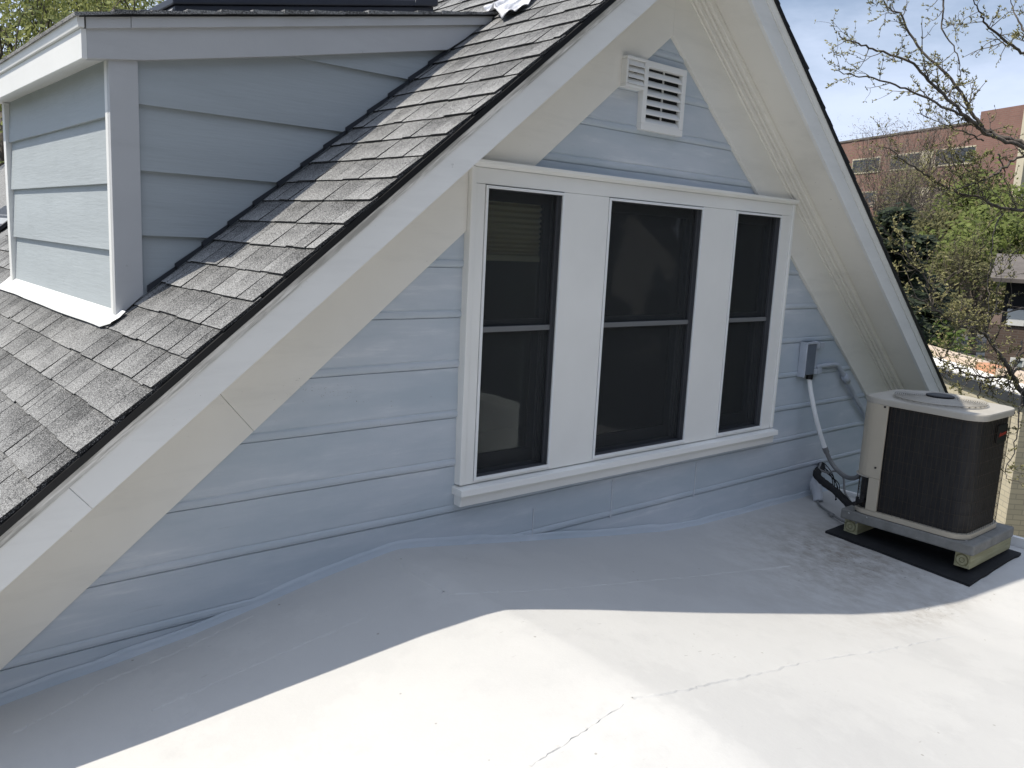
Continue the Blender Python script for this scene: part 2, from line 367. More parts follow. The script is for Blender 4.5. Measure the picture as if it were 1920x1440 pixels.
M['needle'] = leafmat('dark_conifer_needles', (0.008, 0.014, 0.008), (0.03, 0.045, 0.018), 0.1)
M['bud'] = leafmat('pale_green_buds', (0.18, 0.17, 0.07), (0.36, 0.34, 0.16))
def barkmat(name, lo, hi):
    m, t, b = newmat(name); n = noise_tex(t, pos(t, (1, 1, 0.4)), 14, 6, 0.65)
    t.links.new(mixc(t, rng(t, n, 0.35, 0.65), lo, hi), b.inputs['Base Color']); b.inputs['Roughness'].default_value = 0.9
    bump(t, b, n, 0.5, 0.01); return m
M['bark'] = barkmat('grey_brown_bark', (0.055, 0.045, 0.038), (0.17, 0.145, 0.12))
M['bark2'] = barkmat('dull_twig_bark', (0.06, 0.048, 0.04), (0.14, 0.115, 0.095))

def brick(name, c1, c2, mortar, bw=0.22, bh=0.075, axis_rot=0.0):
    m, t, b = newmat(name)
    g = nn(t, 'ShaderNodeNewGeometry'); mp_ = nn(t, 'ShaderNodeMapping'); mp_.inputs['Rotation'].default_value = (0, 0, -axis_rot)
    t.links.new(g.outputs['Position'], mp_.inputs['Vector']); sp = nn(t, 'ShaderNodeSeparateXYZ'); t.links.new(mp_.outputs[0], sp.inputs[0])
    cb = nn(t, 'ShaderNodeCombineXYZ'); t.links.new(math_(t, 'ADD', sp.outputs['X'], sp.outputs['Y']), cb.inputs['X']); t.links.new(sp.outputs['Z'], cb.inputs['Y'])
    br = nn(t, 'ShaderNodeTexBrick'); br.inputs['Scale'].default_value = 1.0; br.inputs['Brick Width'].default_value = bw; br.inputs['Row Height'].default_value = bh
    br.inputs['Mortar Size'].default_value = bh*0.09; br.inputs['Color1'].default_value = (*c1, 1); br.inputs['Color2'].default_value = (*c2, 1); br.inputs['Mortar'].default_value = (*mortar, 1)
    t.links.new(cb.outputs[0], br.inputs['Vector'])
    n = noise_tex(t, pos(t), 0.5, 5)
    t.links.new(mixc(t, rng(t, n, 0.35, 0.65, 0.0, 0.25), br.outputs['Color'], tuple(q*0.6 for q in c1)), b.inputs['Base Color'])
    b.inputs['Roughness'].default_value = 0.9; bump(t, b, br.outputs['Fac'], -0.3, 0.01); return m

def groundmat():
    m, t, b = newmat('spring_lawn_ground'); v = pos(t); n1 = noise_tex(t, v, 0.12, 6, 0.6); n2 = noise_tex(t, v, 3.0, 6, 0.7)
    c = mixc(t, rng(t, n1, 0.42, 0.58), (0.05, 0.085, 0.022), (0.12, 0.10, 0.06)); c = mixc(t, rng(t, n2, 0.35, 0.7, 0, 0.6), c, (0.045, 0.05, 0.022))
    t.links.new(c, b.inputs['Base Color']); b.inputs['Roughness'].default_value = 0.95; bump(t, b, n2, 0.6, 0.05); return m
M['ground'] = groundmat()
M['pave'] = concrete('pale_concrete_paving', (0.30, 0.29, 0.27), 0.15)
M['asphalt'] = concrete('grey_asphalt_road', (0.10, 0.10, 0.10), 0.2)

# ------------------------------------------------------------------ the house
s_ = 0.815; ax = 1.184; ZR = 0.567
YE = -0.105                               # rake edge of the shingles
HB = 3.4                                  # how far back the house runs (units)
def zr(x, z0=ZR): return z0 - s_*abs(x-ax)
house = thing('house', 'blue grey clapboard house with white trimmed gable, shingled roof, dormer and white flat roof', 'house', (3.55, 0, -5.0))
XL, XR = -1.05, 2.36

def band(z0t, z0b, y0, y1, side, xe=None, x0=ax, tone=None):     # sloping board along a rake, mitred at the apex
    xe = xe if xe is not None else (XL if side < 0 else XR)
    m = MB(S); m.prism([(x0, zr(x0, z0t)), (xe, zr(xe, z0t)), (xe, zr(xe, z0b)), (x0, zr(x0, z0b))], 'y', y0, y1, tone); return m

# gable wall: drop siding, each board a flat face that coves in under the board above
LAPS = [0.335, 0.27, 0.203, 0.140, 0.066, -0.030, -0.104, -0.179, -0.256, -0.331, -0.404, -0.478, -0.56, -0.66]
def siding():
    m = MB(S)
    prof = []                             # (z, y) from the top down
    zt = 0.44
    prof.append((zt, -0.0005))
    for zl in LAPS:
        prof += [(zl+0.0014, -0.0050), (zl+0.0006, -0.0040), (zl-0.0004, -0.0040), (zl-0.0025, -0.0056), (zl-0.0065, -0.0062), (zl-0.0100, -0.0054), (zl-0.0118, -0.0034), (zl-0.0124, -0.0016), (zl-0.0130, -0.0034)]
    prof.append((-0.70, -0.0052))
    zz = []
    for a in range(len(prof)-1):
        (z1, y1), (z2, y2) = prof[a], prof[a+1]
        cuts = [z1]+[q for q in (0.100, -0.388) if z2 < q < z1]+[z2]
        for b in range(len(cuts)-1):
            za, zb = cuts[b], cuts[b+1]
            ya = y1+(y2-y1)*(z1-za)/(z1-z2); yb = y1+(y2-y1)*(z1-zb)/(z1-z2)
            if z1-z2 < 1e-9: continue
            zz.append((za, ya, zb, yb))
    def lim(z): w = (0.430-z)/s_; return max(-0.75, ax-w), min(2.28, ax+w)
    for za, ya, zb, yb in zz:
        zm = (za+zb)/2; segs = [(0, 1)]
        a0, a1 = lim(za); b0, b1 = lim(zb)
        parts = [((a0, a1), (b0, b1))]
        if -0.388 < zm < 0.100: parts = [((a0, 0.778), (b0, 0.778)), ((1.590, a1), (1.590, b1))]
        for (p0, p1), (q0, q1) in parts:
            if q1-q0 < 1e-4: continue
            n = max(1, int((q1-q0)/0.035)); va = []; vb = []
            for i in range(n+1):
                t = i/n; xa = p0+(p1-p0)*t; xb = q0+(q1-q0)*t
                wv = lambda x, z: 0.0010*noise.noise(Vector((x*3.1, z*9, 1.7)))+0.0005*noise.noise(Vector((x*14, z*30, 4.2)))
                wz = lambda x, z: 0.0013*noise.noise(Vector((x*2.2, round(z*13)*1.3, 8.1)))+0.0006*noise.noise(Vector((x*11, round(z*13)*1.3, 2.1)))
                va.append((xa, ya+wv(xa, za), za+(wz(xa, za) if za not in (0.1, -0.388) else 0)))
                vb.append((xb, yb+wv(xb, zb), zb+(wz(xb, zb) if zb not in (0.1, -0.388) else 0)))
            m.add(va+vb, [(i, i+1, n+2+i, n+1+i) for i in range(n)])
    return m
siding().build('siding', M['siding'], house, label='drop siding of the gable in thick chalky blue grey paint')
for jx, ja, jb in ((1.118, -0.492, -0.420), (1.365, -0.492, -0.420), (0.925, -0.492, -0.44)):
    m = MB(S); m.box(jx-0.0007, jx+0.0007, -0.0066, -0.004, ja, jb); m.build('caulk_joint', M['pvc'], house)
# lower house walls (below and behind what the roof shows)
m = MB(S); m.box(-0.75, 2.27, 0.012, 0.03, -1.66, -0.565); m.box(-0.75, -0.73, 0.03, HB, -1.66, -0.98); m.box(2.25, 2.27, 0.03, HB, -1.66, -0.36); m.box(-0.75, 2.27, HB-0.02, HB, -1.66, -0.98)
m.build('wall', M['darkwall'], house)
m = MB(S); m.box(-0.55, 1.915, -2.35, 0.012, -1.66, -0.66); m.build('lower_wall', M['darkwall'], house)

def clip(poly, f):                         # keep the part of a polygon where f >= 0
    out = []
    for i, p in enumerate(poly):
        q = poly[(i+1) % len(poly)]; a, b = f(p), f(q)
        if a >= 0: out.append(p)
        if (a >= 0) != (b >= 0):
            t = a/(a-b); out.append((p[0]+(q[0]-p[0])*t, p[1]+(q[1]-p[1])*t))
    return out
def around_casing(poly, side):
    A = clip(poly, lambda p: p[1]-0.1042)
    B = clip(poly, lambda p: 0.1042-p[1]); B = clip(B, (lambda p: 0.7566-p[0]) if side < 0 else (lambda p: p[0]-1.6124))
    return [q for q in (A, B) if len(q) > 2]
# frieze boards on the wall, with an open butt joint on the left one
for side in (-1, 1):
    m = MB(S)
    if side < 0:
        xb = 0.433; sq = 0.0508           # square-cut joint
        for poly in ([(ax, zr(ax, 0.462)), (xb-sq+.0002, zr(xb-sq+.0002, 0.462)), (xb+.0002, zr(xb+.0002, 0.360)), (ax, zr(ax, 0.360))],
                     [(xb-sq-.0002, zr(xb-sq, 0.462)), (-0.75, zr(-0.75, 0.462)), (-0.75, zr(-0.75, 0.360)), (xb-.0002, zr(xb, 0.360))]):
            for q in around_casing(poly, -1): m.prism(q, 'y', -0.0105, 0.004)
    else:
        for q in around_casing([(ax, zr(ax, 0.462)), (2.28, zr(2.28, 0.462)), (2.28, zr(2.28, 0.360)), (ax, zr(ax, 0.360))], 1): m.prism(q, 'y', -0.0105, 0.004)
    m.build('frieze_board', M['cream'], house, bevel=0.002)
    m = MB(S)                             # bed moulding between frieze and soffit, two beads
    for (zt, zb, y0) in ((0.497, 0.482, -0.030), (0.4815, 0.474, -0.0225), (0.4735, 0.4615, -0.0185), (0.461, 0.456, -0.0135)):
        xe = -0.75 if side < 0 else 2.28
        m.prism([(ax, zr(ax, zt)), (xe, zr(xe, zt)), (xe, zr(xe, zb)), (ax, zr(ax, zb))], 'y', y0, 0.002)
    m.build('bed_moulding', M['cream'], house, bevel=0.004)
    band(0.512, 0.4975, -0.095, 0.03, side).build('soffit', M['cream'], house)
    if side < 0:
        m = MB(S)
        for a, b, c, d in ((ax, ax, 0.2000, 0.2214), (0.1997, 0.2211, XL, XL)):
            m.prism([(a, zr(a, 0.5365)), (c, zr(c, 0.5365)), (d, zr(d, 0.493)), (b, zr(b, 0.493))], 'y', -0.1005, -0.0935)
    else: m = band(0.5365, 0.493, -0.1005, -0.0935, side)
    m.build('rake_fascia', M['fascia'], house, bevel=0.002)
    m = MB(S); xe = XL if side < 0 else XR
    ringpts = [(0.5545, -0.1065), (0.548, -0.1055), (0.5415, -0.1030), (0.5370, -0.1022), (0.5370, -0.095), (0.5545, -0.095)]
    m.rings([[(x, y, zr(x, z0)) for z0, y in ringpts] for x in (ax, xe)], cap0=True, cap1=True)
    m.build('rake_moulding', M['worn'] if side < 0 else M['fascia'], house, label='weathered rake moulding with worn streaky paint' if side < 0 else None)
    band(0.5605, 0.551, -0.1085, -0.09, side).build('drip_edge', M['black'], house)
    band(0.553, 0.5128, -0.093, HB, side).build('roof_deck', M['darkwall'], house)

# shingles: every tab a slab with a raised butt edge
def shingles(side, ymax, vmax, v0, skip=None):
    m = MB(S); k = math.hypot(1, s_); ex = 0.0475; rr = random.Random(11+side)
    sl = Vector((side/k, 0, -s_/k)); nrm = Vector((side*s_/k, 0, 1/k)); top = Vector((ax, 0, ZR-0.0022*k))
    nrow = int((vmax-v0)/ex)
    for r in range(nrow+1):
        v1 = v0+r*ex; y = YE+rr.uniform(-0.0025, 0.0015); first = True
        lift = 0.0
        tone_row = rr.uniform(-0.04, 0.04)
        while y < ymax:
            w = rr.choice((0.020, 0.030, 0.036, 0.043, 0.050, 0.058))*rr.uniform(0.9, 1.1)
            if first: w *= rr.uniform(0.5, 1.1); first = False
            th = rr.choice((0.0018, 0.0021, 0.0028, 0.0031)); tn = 0.375+tone_row+rr.choice((-0.10, -0.04, 0.0, 0.04, 0.08))
            a = y; b = y+w-0.0015; y += w
            vv = v1+rr.uniform(-0.0012, 0.0012); vv2 = vv+rr.uniform(-0.0008, 0.0008)
            up = v1-ex-0.010; mid1 = v1-ex*0.72; mid2 = v1-ex*0.40
            if skip and skip((ax+sl.x*(v1-ex*.5)), (a+b)/2): continue
            P = lambda v, yy, h: tuple(top+sl*v+nrm*h+Vector((0, yy, 0)))
            h0, h1, h2, h3 = -0.0004, th*0.42, th*0.7, th+0.0003
            lw = rr.uniform(-0.0006, 0.0006)
            vs = [P(up, a, h0), P(up, b, h0), P(mid1, a+lw*.4, h1), P(mid1, b+lw*.4, h1), P(mid2, a+lw, h2), P(mid2, b+lw, h2), P(vv, a, h3), P(vv2, b, h3),
                  P(up, a, -0.004), P(up, b, -0.004), P(vv, a, -0.0012), P(vv2, b, -0.0012)]
            vs += vs[:8]
            fs = [(0,1,3,2),(2,3,5,4),(4,5,7,6),(18,19,11,10),(12,14,16,18,10,8),(13,9,11,19,17,15)]
            d = rr.uniform(0.02, 0.20)
            m.add(vs, fs, [tn-d, tn-d, tn-d, tn-d*0.9, tn+0.02, tn, tn+0.11, tn+0.11, -1, -1, -1, -1]+[-1.0]*8)
    return m
k_ = math.hypot(1, s_)
V_REF = (ax-0.355)*k_
v0 = V_REF-int(V_REF/0.0475)*0.0475
inside_dormer = lambda x, y: 0.345 < x < 0.93 and 0.225 < y < 0.88
sl_l = shingles(-1, 1.45, (ax-XL)*k_, v0, inside_dormer); sl_l.build('shingles', M['shingle'], house, label='grey asphalt shingles of the sunlit roof slope', fix=False)
shingles(1, 0.12, (XR-ax)*k_, v0).build('shingles', M['shingle'], house, fix=False)
m = MB(S)
for side in (-1, 1):
    xe = XL if side < 0 else XR
    m.add([(ax, -0.09, zr(ax, 0.5635)), (xe, -0.09, zr(xe, 0.5635)), (xe, HB, zr(xe, 0.5635)), (ax, HB, zr(ax, 0.5635))], [(0, 1, 2, 3)], 0.45)
m.build('underlay', M['shingle'], house)

# ------------------------------------------------------------------ shed dormer
YC = 0.203; XF = 0.3415; YD = 0.885; TS = 0.2
def zd(x): return 0.249+TS*(x-0.305)      # underside line of the dormer shingles
dorm = bpy.data.objects.new('dormer', None); COL.objects.link(dorm); dorm.parent = house; dorm.location = (XF*S-3.55, YC*S, -0.13*S+5.0)
dorm['label'] = 'shed dormer with grey green clapboards and white corner boards'
m = MB(S); cut = lambda z: min(1.0, (z-(ZR-s_*ax))/s_)
ztops = [-0.128+0.0, -0.017, 0.068, 0.153, 0.249, 0.33]
for i in range(5):                        # cheek boards: wedge section, clipped by the main roof line and the rake board
    zb, ztp = ztops[i], ztops[i+1]+0.006
    if i == 0: zb = -0.2
    def row(z): return (0.360, cut(z+0.004)+0.004)
    xa0, xa1 = row(zb); xb0, xb1 = row(ztp)
    xa1 = max(xa1, 0.3605); xb1 = max(xb1, 0.3605)
    if i >= 3:
        if i == 4: xa0 = 0.56; xb0 = 0.86
    vs = [(xa0, YC-0.0055, zb), (xa1, YC-0.0055, zb), (xb1, YC, ztp), (xb0, YC, ztp), (xa0, YC+0.008, zb), (xa1, YC+0.008, zb), (xb1, YC+0.008, ztp), (xb0, YC+0.008, ztp)]
    m.add(vs, [(0,1,2,3),(4,7,6,5),(0,4,5,1),(1,5,6,2),(2,6,7,3),(3,7,4,0)])
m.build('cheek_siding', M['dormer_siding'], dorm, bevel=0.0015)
m = MB(S); fz = [-0.132, -0.039, 0.049, 0.135, 0.215]
for i in range(4):
    zb, ztp = fz[i], fz[i+1]+0.008
    bow = 0.0011 if i == 3 else 0.0
    n = 12; vs = []
    for j in range(n+1):
        y = YC+0.0125+(YD-0.02-YC-0.0125)*j/n; w = bow*math.sin(j*0.8)
        vs += [(XF-0.0065-w, y, zb), (XF-0.0005-w*0.3, y, ztp), (XF+0.008, y, zb), (XF+0.008, y, ztp)]
    fs = []
    for j in range(n):
        a = 4*j; b = a+4; fs += [(a, b, b+1, a+1), (a, a+2, b+2, b), (a+1, b+1, b+3, a+3), (a+2, a+3, b+3, b+2)]
    fs += [(0, 1, 3, 2), (4*n, 4*n+2, 4*n+3, 4*n+1)]
    m.add(vs, fs)
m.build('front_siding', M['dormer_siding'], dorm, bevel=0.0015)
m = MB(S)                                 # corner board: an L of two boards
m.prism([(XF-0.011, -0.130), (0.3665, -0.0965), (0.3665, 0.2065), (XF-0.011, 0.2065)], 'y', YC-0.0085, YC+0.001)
m.build('corner_board', M['dormer_trim_shade'], dorm, bevel=0.002)
m = MB(S); m.box(XF-0.0112, XF-0.001, YC+0.0013, YC+0.0125, -0.131, 0.2065); m.build('corner_board', M['white'], dorm, bevel=0.002)
m = MB(S); m.box(XF-0.011, XF+0.01, YD-0.0205, YD, -0.131, 0.2065); m.build('corner_board', M['white'], dorm, bevel=0.002)
XO = 0.305
m = MB(S)                                 # rake board along the cheek
n = 10
xr1 = 0.93
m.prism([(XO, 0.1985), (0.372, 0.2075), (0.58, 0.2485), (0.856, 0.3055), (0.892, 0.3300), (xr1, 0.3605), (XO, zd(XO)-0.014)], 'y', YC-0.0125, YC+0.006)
m.build('rake_board', M['dormer_trim_shade'], dorm, bevel=0.002)
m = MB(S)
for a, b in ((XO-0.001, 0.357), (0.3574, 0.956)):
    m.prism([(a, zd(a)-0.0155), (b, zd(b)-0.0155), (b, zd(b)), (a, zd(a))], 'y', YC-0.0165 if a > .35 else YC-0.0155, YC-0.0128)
m.build('rake_moulding', M['dormer_trim_shade'], dorm, bevel=0.0015)
m = MB(S); m.box(XO-0.0065, XO, YC-0.0122, YD+0.02, 0.1975, 0.2335)   # eave fascia
m.build('eave_fascia', M['white'], dorm, bevel=0.002)
m = MB(S); m.prism([(XO-0.0100, 0.2338), (XO-0.0030, 0.2338), (XO-0.0030, 0.2480), (XO-0.0125, 0.2480)], 'y', YC-0.0155, YD+0.022)
m.build('eave_moulding', M['white'], dorm, bevel=0.0015)
m = MB(S); m.box(XO+0.0003, XF+0.02, YC-0.0120, YD+0.018, 0.2085, 0.2115); m.build('eave_soffit', M['white'], dorm)
m = MB(S)                                 # dormer roof shingles with a ragged edge
rr = random.Random(5); n = 42
for r in range(15):
    xa = 0.290+r*0.0455; xb = xa+0.053; y = YC-0.021+rr.uniform(-0.002, 0.002)
    while y < YD+0.03:
        w = rr.uniform(0.03, 0.07); h = 0.0015+rr.choice((0, 0.0012)); tn = 0.42+rr.uniform(-0.12, 0.15)
        z1 = zd(xa)+0.001; z2 = zd(xb)+0.0005
        if xb < 0.985:
            dr = -0.002 if r == 0 else 0
            m.add([(xa, y, z1+dr), (xa, y+w-.001, z1+dr), (xb, y+w-.001, z2), (xb, y, z2), (xa, y, z1+h+0.003+dr), (xa, y+w-.001, z1+h+0.003+dr), (xb, y+w-.001, z2+0.003), (xb, y, z2+0.003)],
                  [(0,3,2,1),(4,5,6,7),(0,1,5,4),(1,2,6,5),(2,3,7,6),(3,0,4,7)], tn)
        y += w
m.build('dormer_shingles', M['shingle'], dorm, fix=False)
m = MB(S); m.prism([(0.296, zd(0.296)-0.002), (0.955, zd(0.955)-0.002), (0.955, zd(0.955)+0.0008), (0.296, zd(0.296)+0.0008)], 'y', YC-0.0185, YD+0.026); m.build('dormer_deck', M['black'], dorm)
m = MB(S)                                 # white apron flashing at the foot of the dormer front
n = 24; vs = []
for j in range(n+1):
    y = YC-0.027+(YD+0.035-YC+0.027)*j/n; w = 0.0009*noise.noise(Vector((y*9, 0, 3)))
    xo = 0.3125+0.002*noise.noise(Vector((y*6, 2, 0)))+(0.006 if j < 1 else 0)
    lift = 0.0042+w+(0.003 if j == 0 else 0)
    vs += [(XF-0.004, y, zr(XF-0.004)+0.006), (XF-0.012, y, zr(XF-0.012)+0.0045), (xo, y, zr(xo)+lift), (xo, y, zr(xo)+lift-0.0015)]
fs = []
for j in range(n):
    a = 4*j; b = a+4; fs += [(a, b, b+1, a+1), (a+1, b+1, b+2, a+2), (a+2, b+2, b+3, a+3)]
m.add(vs, fs); m.build('apron_flashing', M['flash'], dorm, smooth=False)
m = MB(S)                                 # step flashing tucked along the cheek
for i in range(13):
    x0_ = 0.372+i*0.0375
    m.prism([(x0_, zr(x0_)+0.001), (x0_+0.0395, zr(x0_+0.0395)+0.001), (x0_+0.0395, zr(x0_+0.0395)+0.006), (x0_, zr(x0_)+0.0105)], 'y', YC-0.0075, YC-0.006)
m.build('step_flashing', M['dark_metal'], dorm)

# skylight and roof vent on the dormer roof
def skylight(x0, x1, y0, y1, hgt, base, slope, parent):
    sk = bpy.data.objects.new('skylight', None); COL.objects.link(sk); sk.parent = parent; sk.location = (0, 0, 0)
    f = lambda x, h: base(x)+h
    m = MB(S); m.prism([(x0, f(x0, 0)), (x1, f(x1, 0)), (x1, f(x1, hgt*0.68)), (x0, f(x0, hgt*0.68))], 'y', y0, y1); m.build('curb', M['skylight'], sk, bevel=0.004)
    m = MB(S); e = 0.004
    m.prism([(x0-e, f(x0-e, hgt*0.70)), (x1+e, f(x1+e, hgt*0.70)), (x1+e, f(x1+e, hgt*0.93)), (x0-e, f(x0-e, hgt*0.93))], 'y', y0-e, y1+e); m.build('frame', M['skylight'], sk, bevel=0.006)
    m = MB(S); m.prism([(x0+.004, f(x0+.004, hgt*0.935)), (x1-.03, f(x1-.03, hgt*0.935)), (x1-.03, f(x1-.03, hgt)), (x0+.004, f(x0+.004, hgt))], 'y', y0+0.001, y1-.004); m.build('pane_bead', M['alu_grey'], sk, bevel=0.004)
    m = MB(S); m.prism([(x1-.046, f(x1-.046, hgt*0.70)), (x1+e+.002, f(x1+e, hgt*0.70)), (x1+e+.002, f(x1+e, hgt*0.98)), (x1-.04, f(x1-.04, hgt*1.03))], 'y', y0-e-.002, y1+e+.002); m.build('motor_cover', M['skylight'], sk, bevel=0.006)
    m = MB(S); m.prism([(x0-0.02, f(x0-0.02, 0.004)), (x0-.0015, f(x0, 0.004)), (x0-.0015, f(x0, hgt*0.6))], 'y', y0+0.004, y1); m.build('flashing_apron', M['alu_grey'], sk)
    return sk
skylight(0.462, 0.922, 0.33, 0.62, 0.048, lambda x: zd(x)+0.004, TS, dorm)
vt = bpy.data.objects.new('roof_vent', None); COL.objects.link(vt); vt.parent = dorm; vt.location = (0, 0, 0)
m = MB(S); b_ = lambda x: zd(x)+0.004
m.prism([(0.402, b_(.402)), (0.456, b_(.456)), (0.456, b_(.456)+.012), (0.402, b_(.402)+.016)], 'y', 0.335, 0.39); m.build('base', M['alu_grey'], vt, bevel=0.004)
m = MB(S); m.prism([(0.408, b_(.408)+.0165), (0.458, b_(.458)+.0125), (0.452, b_(.452)+.024), (0.413, b_(.413)+.027)], 'y', 0.33, 0.395); m.build('hood', M['dark_metal'], vt, bevel=0.006)
flashing_standin = skylight(0.437, 0.50, 1.585, 1.90, 0.014, lambda x: zr(x)+0.003, s_, house)  # skylight shape added to stand in for a second dormer's base flashing

# ------------------------------------------------------------------ triple window
m = MB(S)                                 # casing boards (butted) around and between the three openings
WZ0, WZ1 = -0.369, 0.080
OPEN = [(0.785, 0.9455), (1.0485, 1.3055), (1.4085, 1.5690)]
YF = -0.0150
for x0_, x1_ in ((0.766, 0.785), (0.9455, 1.0485), (1.3055, 1.4085), (1.569, 1.603)):
    m.box(x0_, x1_, YF, 0.0, WZ0-0.004, WZ1)
m.box(0.766, 1.603, YF+0.0004, 0.01, WZ1+0.0004, 0.1035)
for x0_, x1_ in OPEN: m.box(x0_, x1_, YF+0.0008, 0.01, WZ0-0.004, WZ0)
win = thing('unused', 'x', 'x'); bpy.data.objects.remove(win)
m.build('window_casing', M['casing'], house, bevel=0.0015)
for x0_, x1_ in ((0.757, 0.7655), (1.6035, 1.612)): MB(S).box(x0_, x1_, -0.0185, 0.004, -0.372, 0.1038).build('back_band', M['casing'], house, bevel=0.004)
m = MB(S); m.prism([(-0.0155, 0.1040), (-0.0235, 0.1085), (-0.0245, 0.1135), (0.002, 0.1145), (0.002, 0.1040)], 'x', 0.7545, 1.6145); m.build('head_cap', M['casing'], house, bevel=0.002)
m = MB(S); m.prism([(-0.030, -0.3870), (-0.0285, -0.3765), (0.006, -0.3728), (0.006, -0.3870)], 'x', 0.7525, 1.6165); m.build('window_sill', M['casing'], house, bevel=0.003)
m = MB(S); m.prism([(-0.0215, -0.4050), (-0.0225, -0.3873), (0.000, -0.3873), (0.000, -0.4050)], 'x', 0.757, 1.612); m.build('sill_apron', M['casing'], house, bevel=0.003)
def window(x0, x1, label):
    w = bpy.data.objects.new('window', None); COL.objects.link(w); w.parent = house; w.location = ((x0+x1)/2*S-3.55, 0, (WZ0+WZ1)/2*S+5.0); w['label'] = label
    z0, z1 = WZ0, WZ1; e = 0.0052
    m = MB(S)                             # bright aluminium storm frame lip
    yf, yb = YF-0.0022, YF+0.0008
    m.box(x0+.0006, x1-.0006, yf, yb, z1-e, z1-.001); m.box(x0+.0006, x1-.0006, yf, yb, z0+.0006, z0+e)
    m.box(x0+.0006, x0+e*0.9, yf, yb, z0+e+.0001, z1-e-.0001); m.box(x1-e*0.9, x1-.0006, yf, yb, z0+e+.0001, z1-e-.0001)
    m.build('storm_frame', M['alu_white'], w, bevel=0.001)
    a0, a1, b0, b1 = x0+e, x1-e, z0+e, z1-e
    m = MB(S)                             # deep grey reveals with ribs of the triple track
    D = 0.034
    q0 = YF+0.0011
    m.box(x0+.0002, a0, q0, D, z0, z1); m.box(a1, x1-.0002, q0, D, z0, z1)
    m.box(a0, a1, q0, D, b1, z1-.0002); m.box(a0, a1, q0, D, z0+.0002, b0)
    for yy in (-0.0075, -0.0005, 0.0055, 0.0120, 0.0185):
        m.box(a1-0.0032, a1, yy, yy+0.0012, b0, b1); m.box(a0, a0+0.0032, yy, yy+0.0012, b0, b1)
    m.build('track', M['jamb'], w)
    zm = -0.134; t = 0.0165
    for (zb, zt, yy, nm) in ((zm-0.004, b1, 0.0070, 'upper_sash'), (b0, zm+0.006, 0.0195, 'lower_sash')):
        m = MB(S); y0, y1 = yy, yy+0.0055; tb = t*(1.5 if nm == 'lower_sash' else 1.0)
        m.box(a0+.0005, a1-.0005, y0, y1, zt-t, zt); m.box(a0+.0005, a1-.0005, y0, y1, zb, zb+tb)
        m.box(a0+.0005, a0+t, y0+.0002, y1-.0002, zb+tb, zt-t); m.box(a1-t, a1-.0005, y0+.0002, y1-.0002, zb+tb, zt-t)
        sh = m.build('sash', M['sash'], w, bevel=0.0012)
        g = MB(S); g.box(a0+t*0.8, a1-t*0.8, yy+0.0022, yy+0.0032, zb+tb*0.9, zt-t*0.9); g.build('glass', M['glass'], sh)
        for c_ in w.children:
            pass
    m = MB(S); m.box(a0+.0002, a1-.0002, -0.0065, -0.0010, zm-0.0052, zm+0.0030); m.build('meeting_rail', M['rail'], w, bevel=0.002)
    m = MB(S)
    m.add([(a0, -0.0006, b0), (a1, -0.0006, b0), (a1, -0.0006, b1), (a0, -0.0006, b1)], [(0, 1, 2, 3)])
    m.build('insect_screen', M['screen'], w)
window(*OPEN[0], 'narrow double hung window with a tan blind behind it')
window(*OPEN[1], 'wide middle double hung window')
window(*OPEN[2], 'narrow double hung window without a blind')
# dim rooms behind the glass
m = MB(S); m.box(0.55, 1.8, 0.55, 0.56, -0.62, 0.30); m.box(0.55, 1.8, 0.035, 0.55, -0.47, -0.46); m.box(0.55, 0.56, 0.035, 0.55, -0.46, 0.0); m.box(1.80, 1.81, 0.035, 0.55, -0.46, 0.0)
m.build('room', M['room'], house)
m = MB(S); n = 22; z0_, z1_ = -0.022, 0.062; pts = []                  # pleated shade, open in front of the upper sash
for i in range(n+1):
    z = z1_-(z1_-z0_)*(1-(1-i/n)**1.25); pts.append((0.0155+(0.0075 if i % 2 else 0.0), z))
vs = [(0.802, y, z) for y, z in pts]+[(0.9285, y, z) for y, z in pts]
m.add(vs, [(i, i+1, n+2+i, n+1+i) for i in range(n)]); m.box(0.801, 0.9295, 0.014, 0.023, z0_-0.009, z0_-0.0005)
tag(m.build('window_blind', M['blind']), 'tan pleated blind half drawn behind the narrow window nearest the dormer', 'blind')
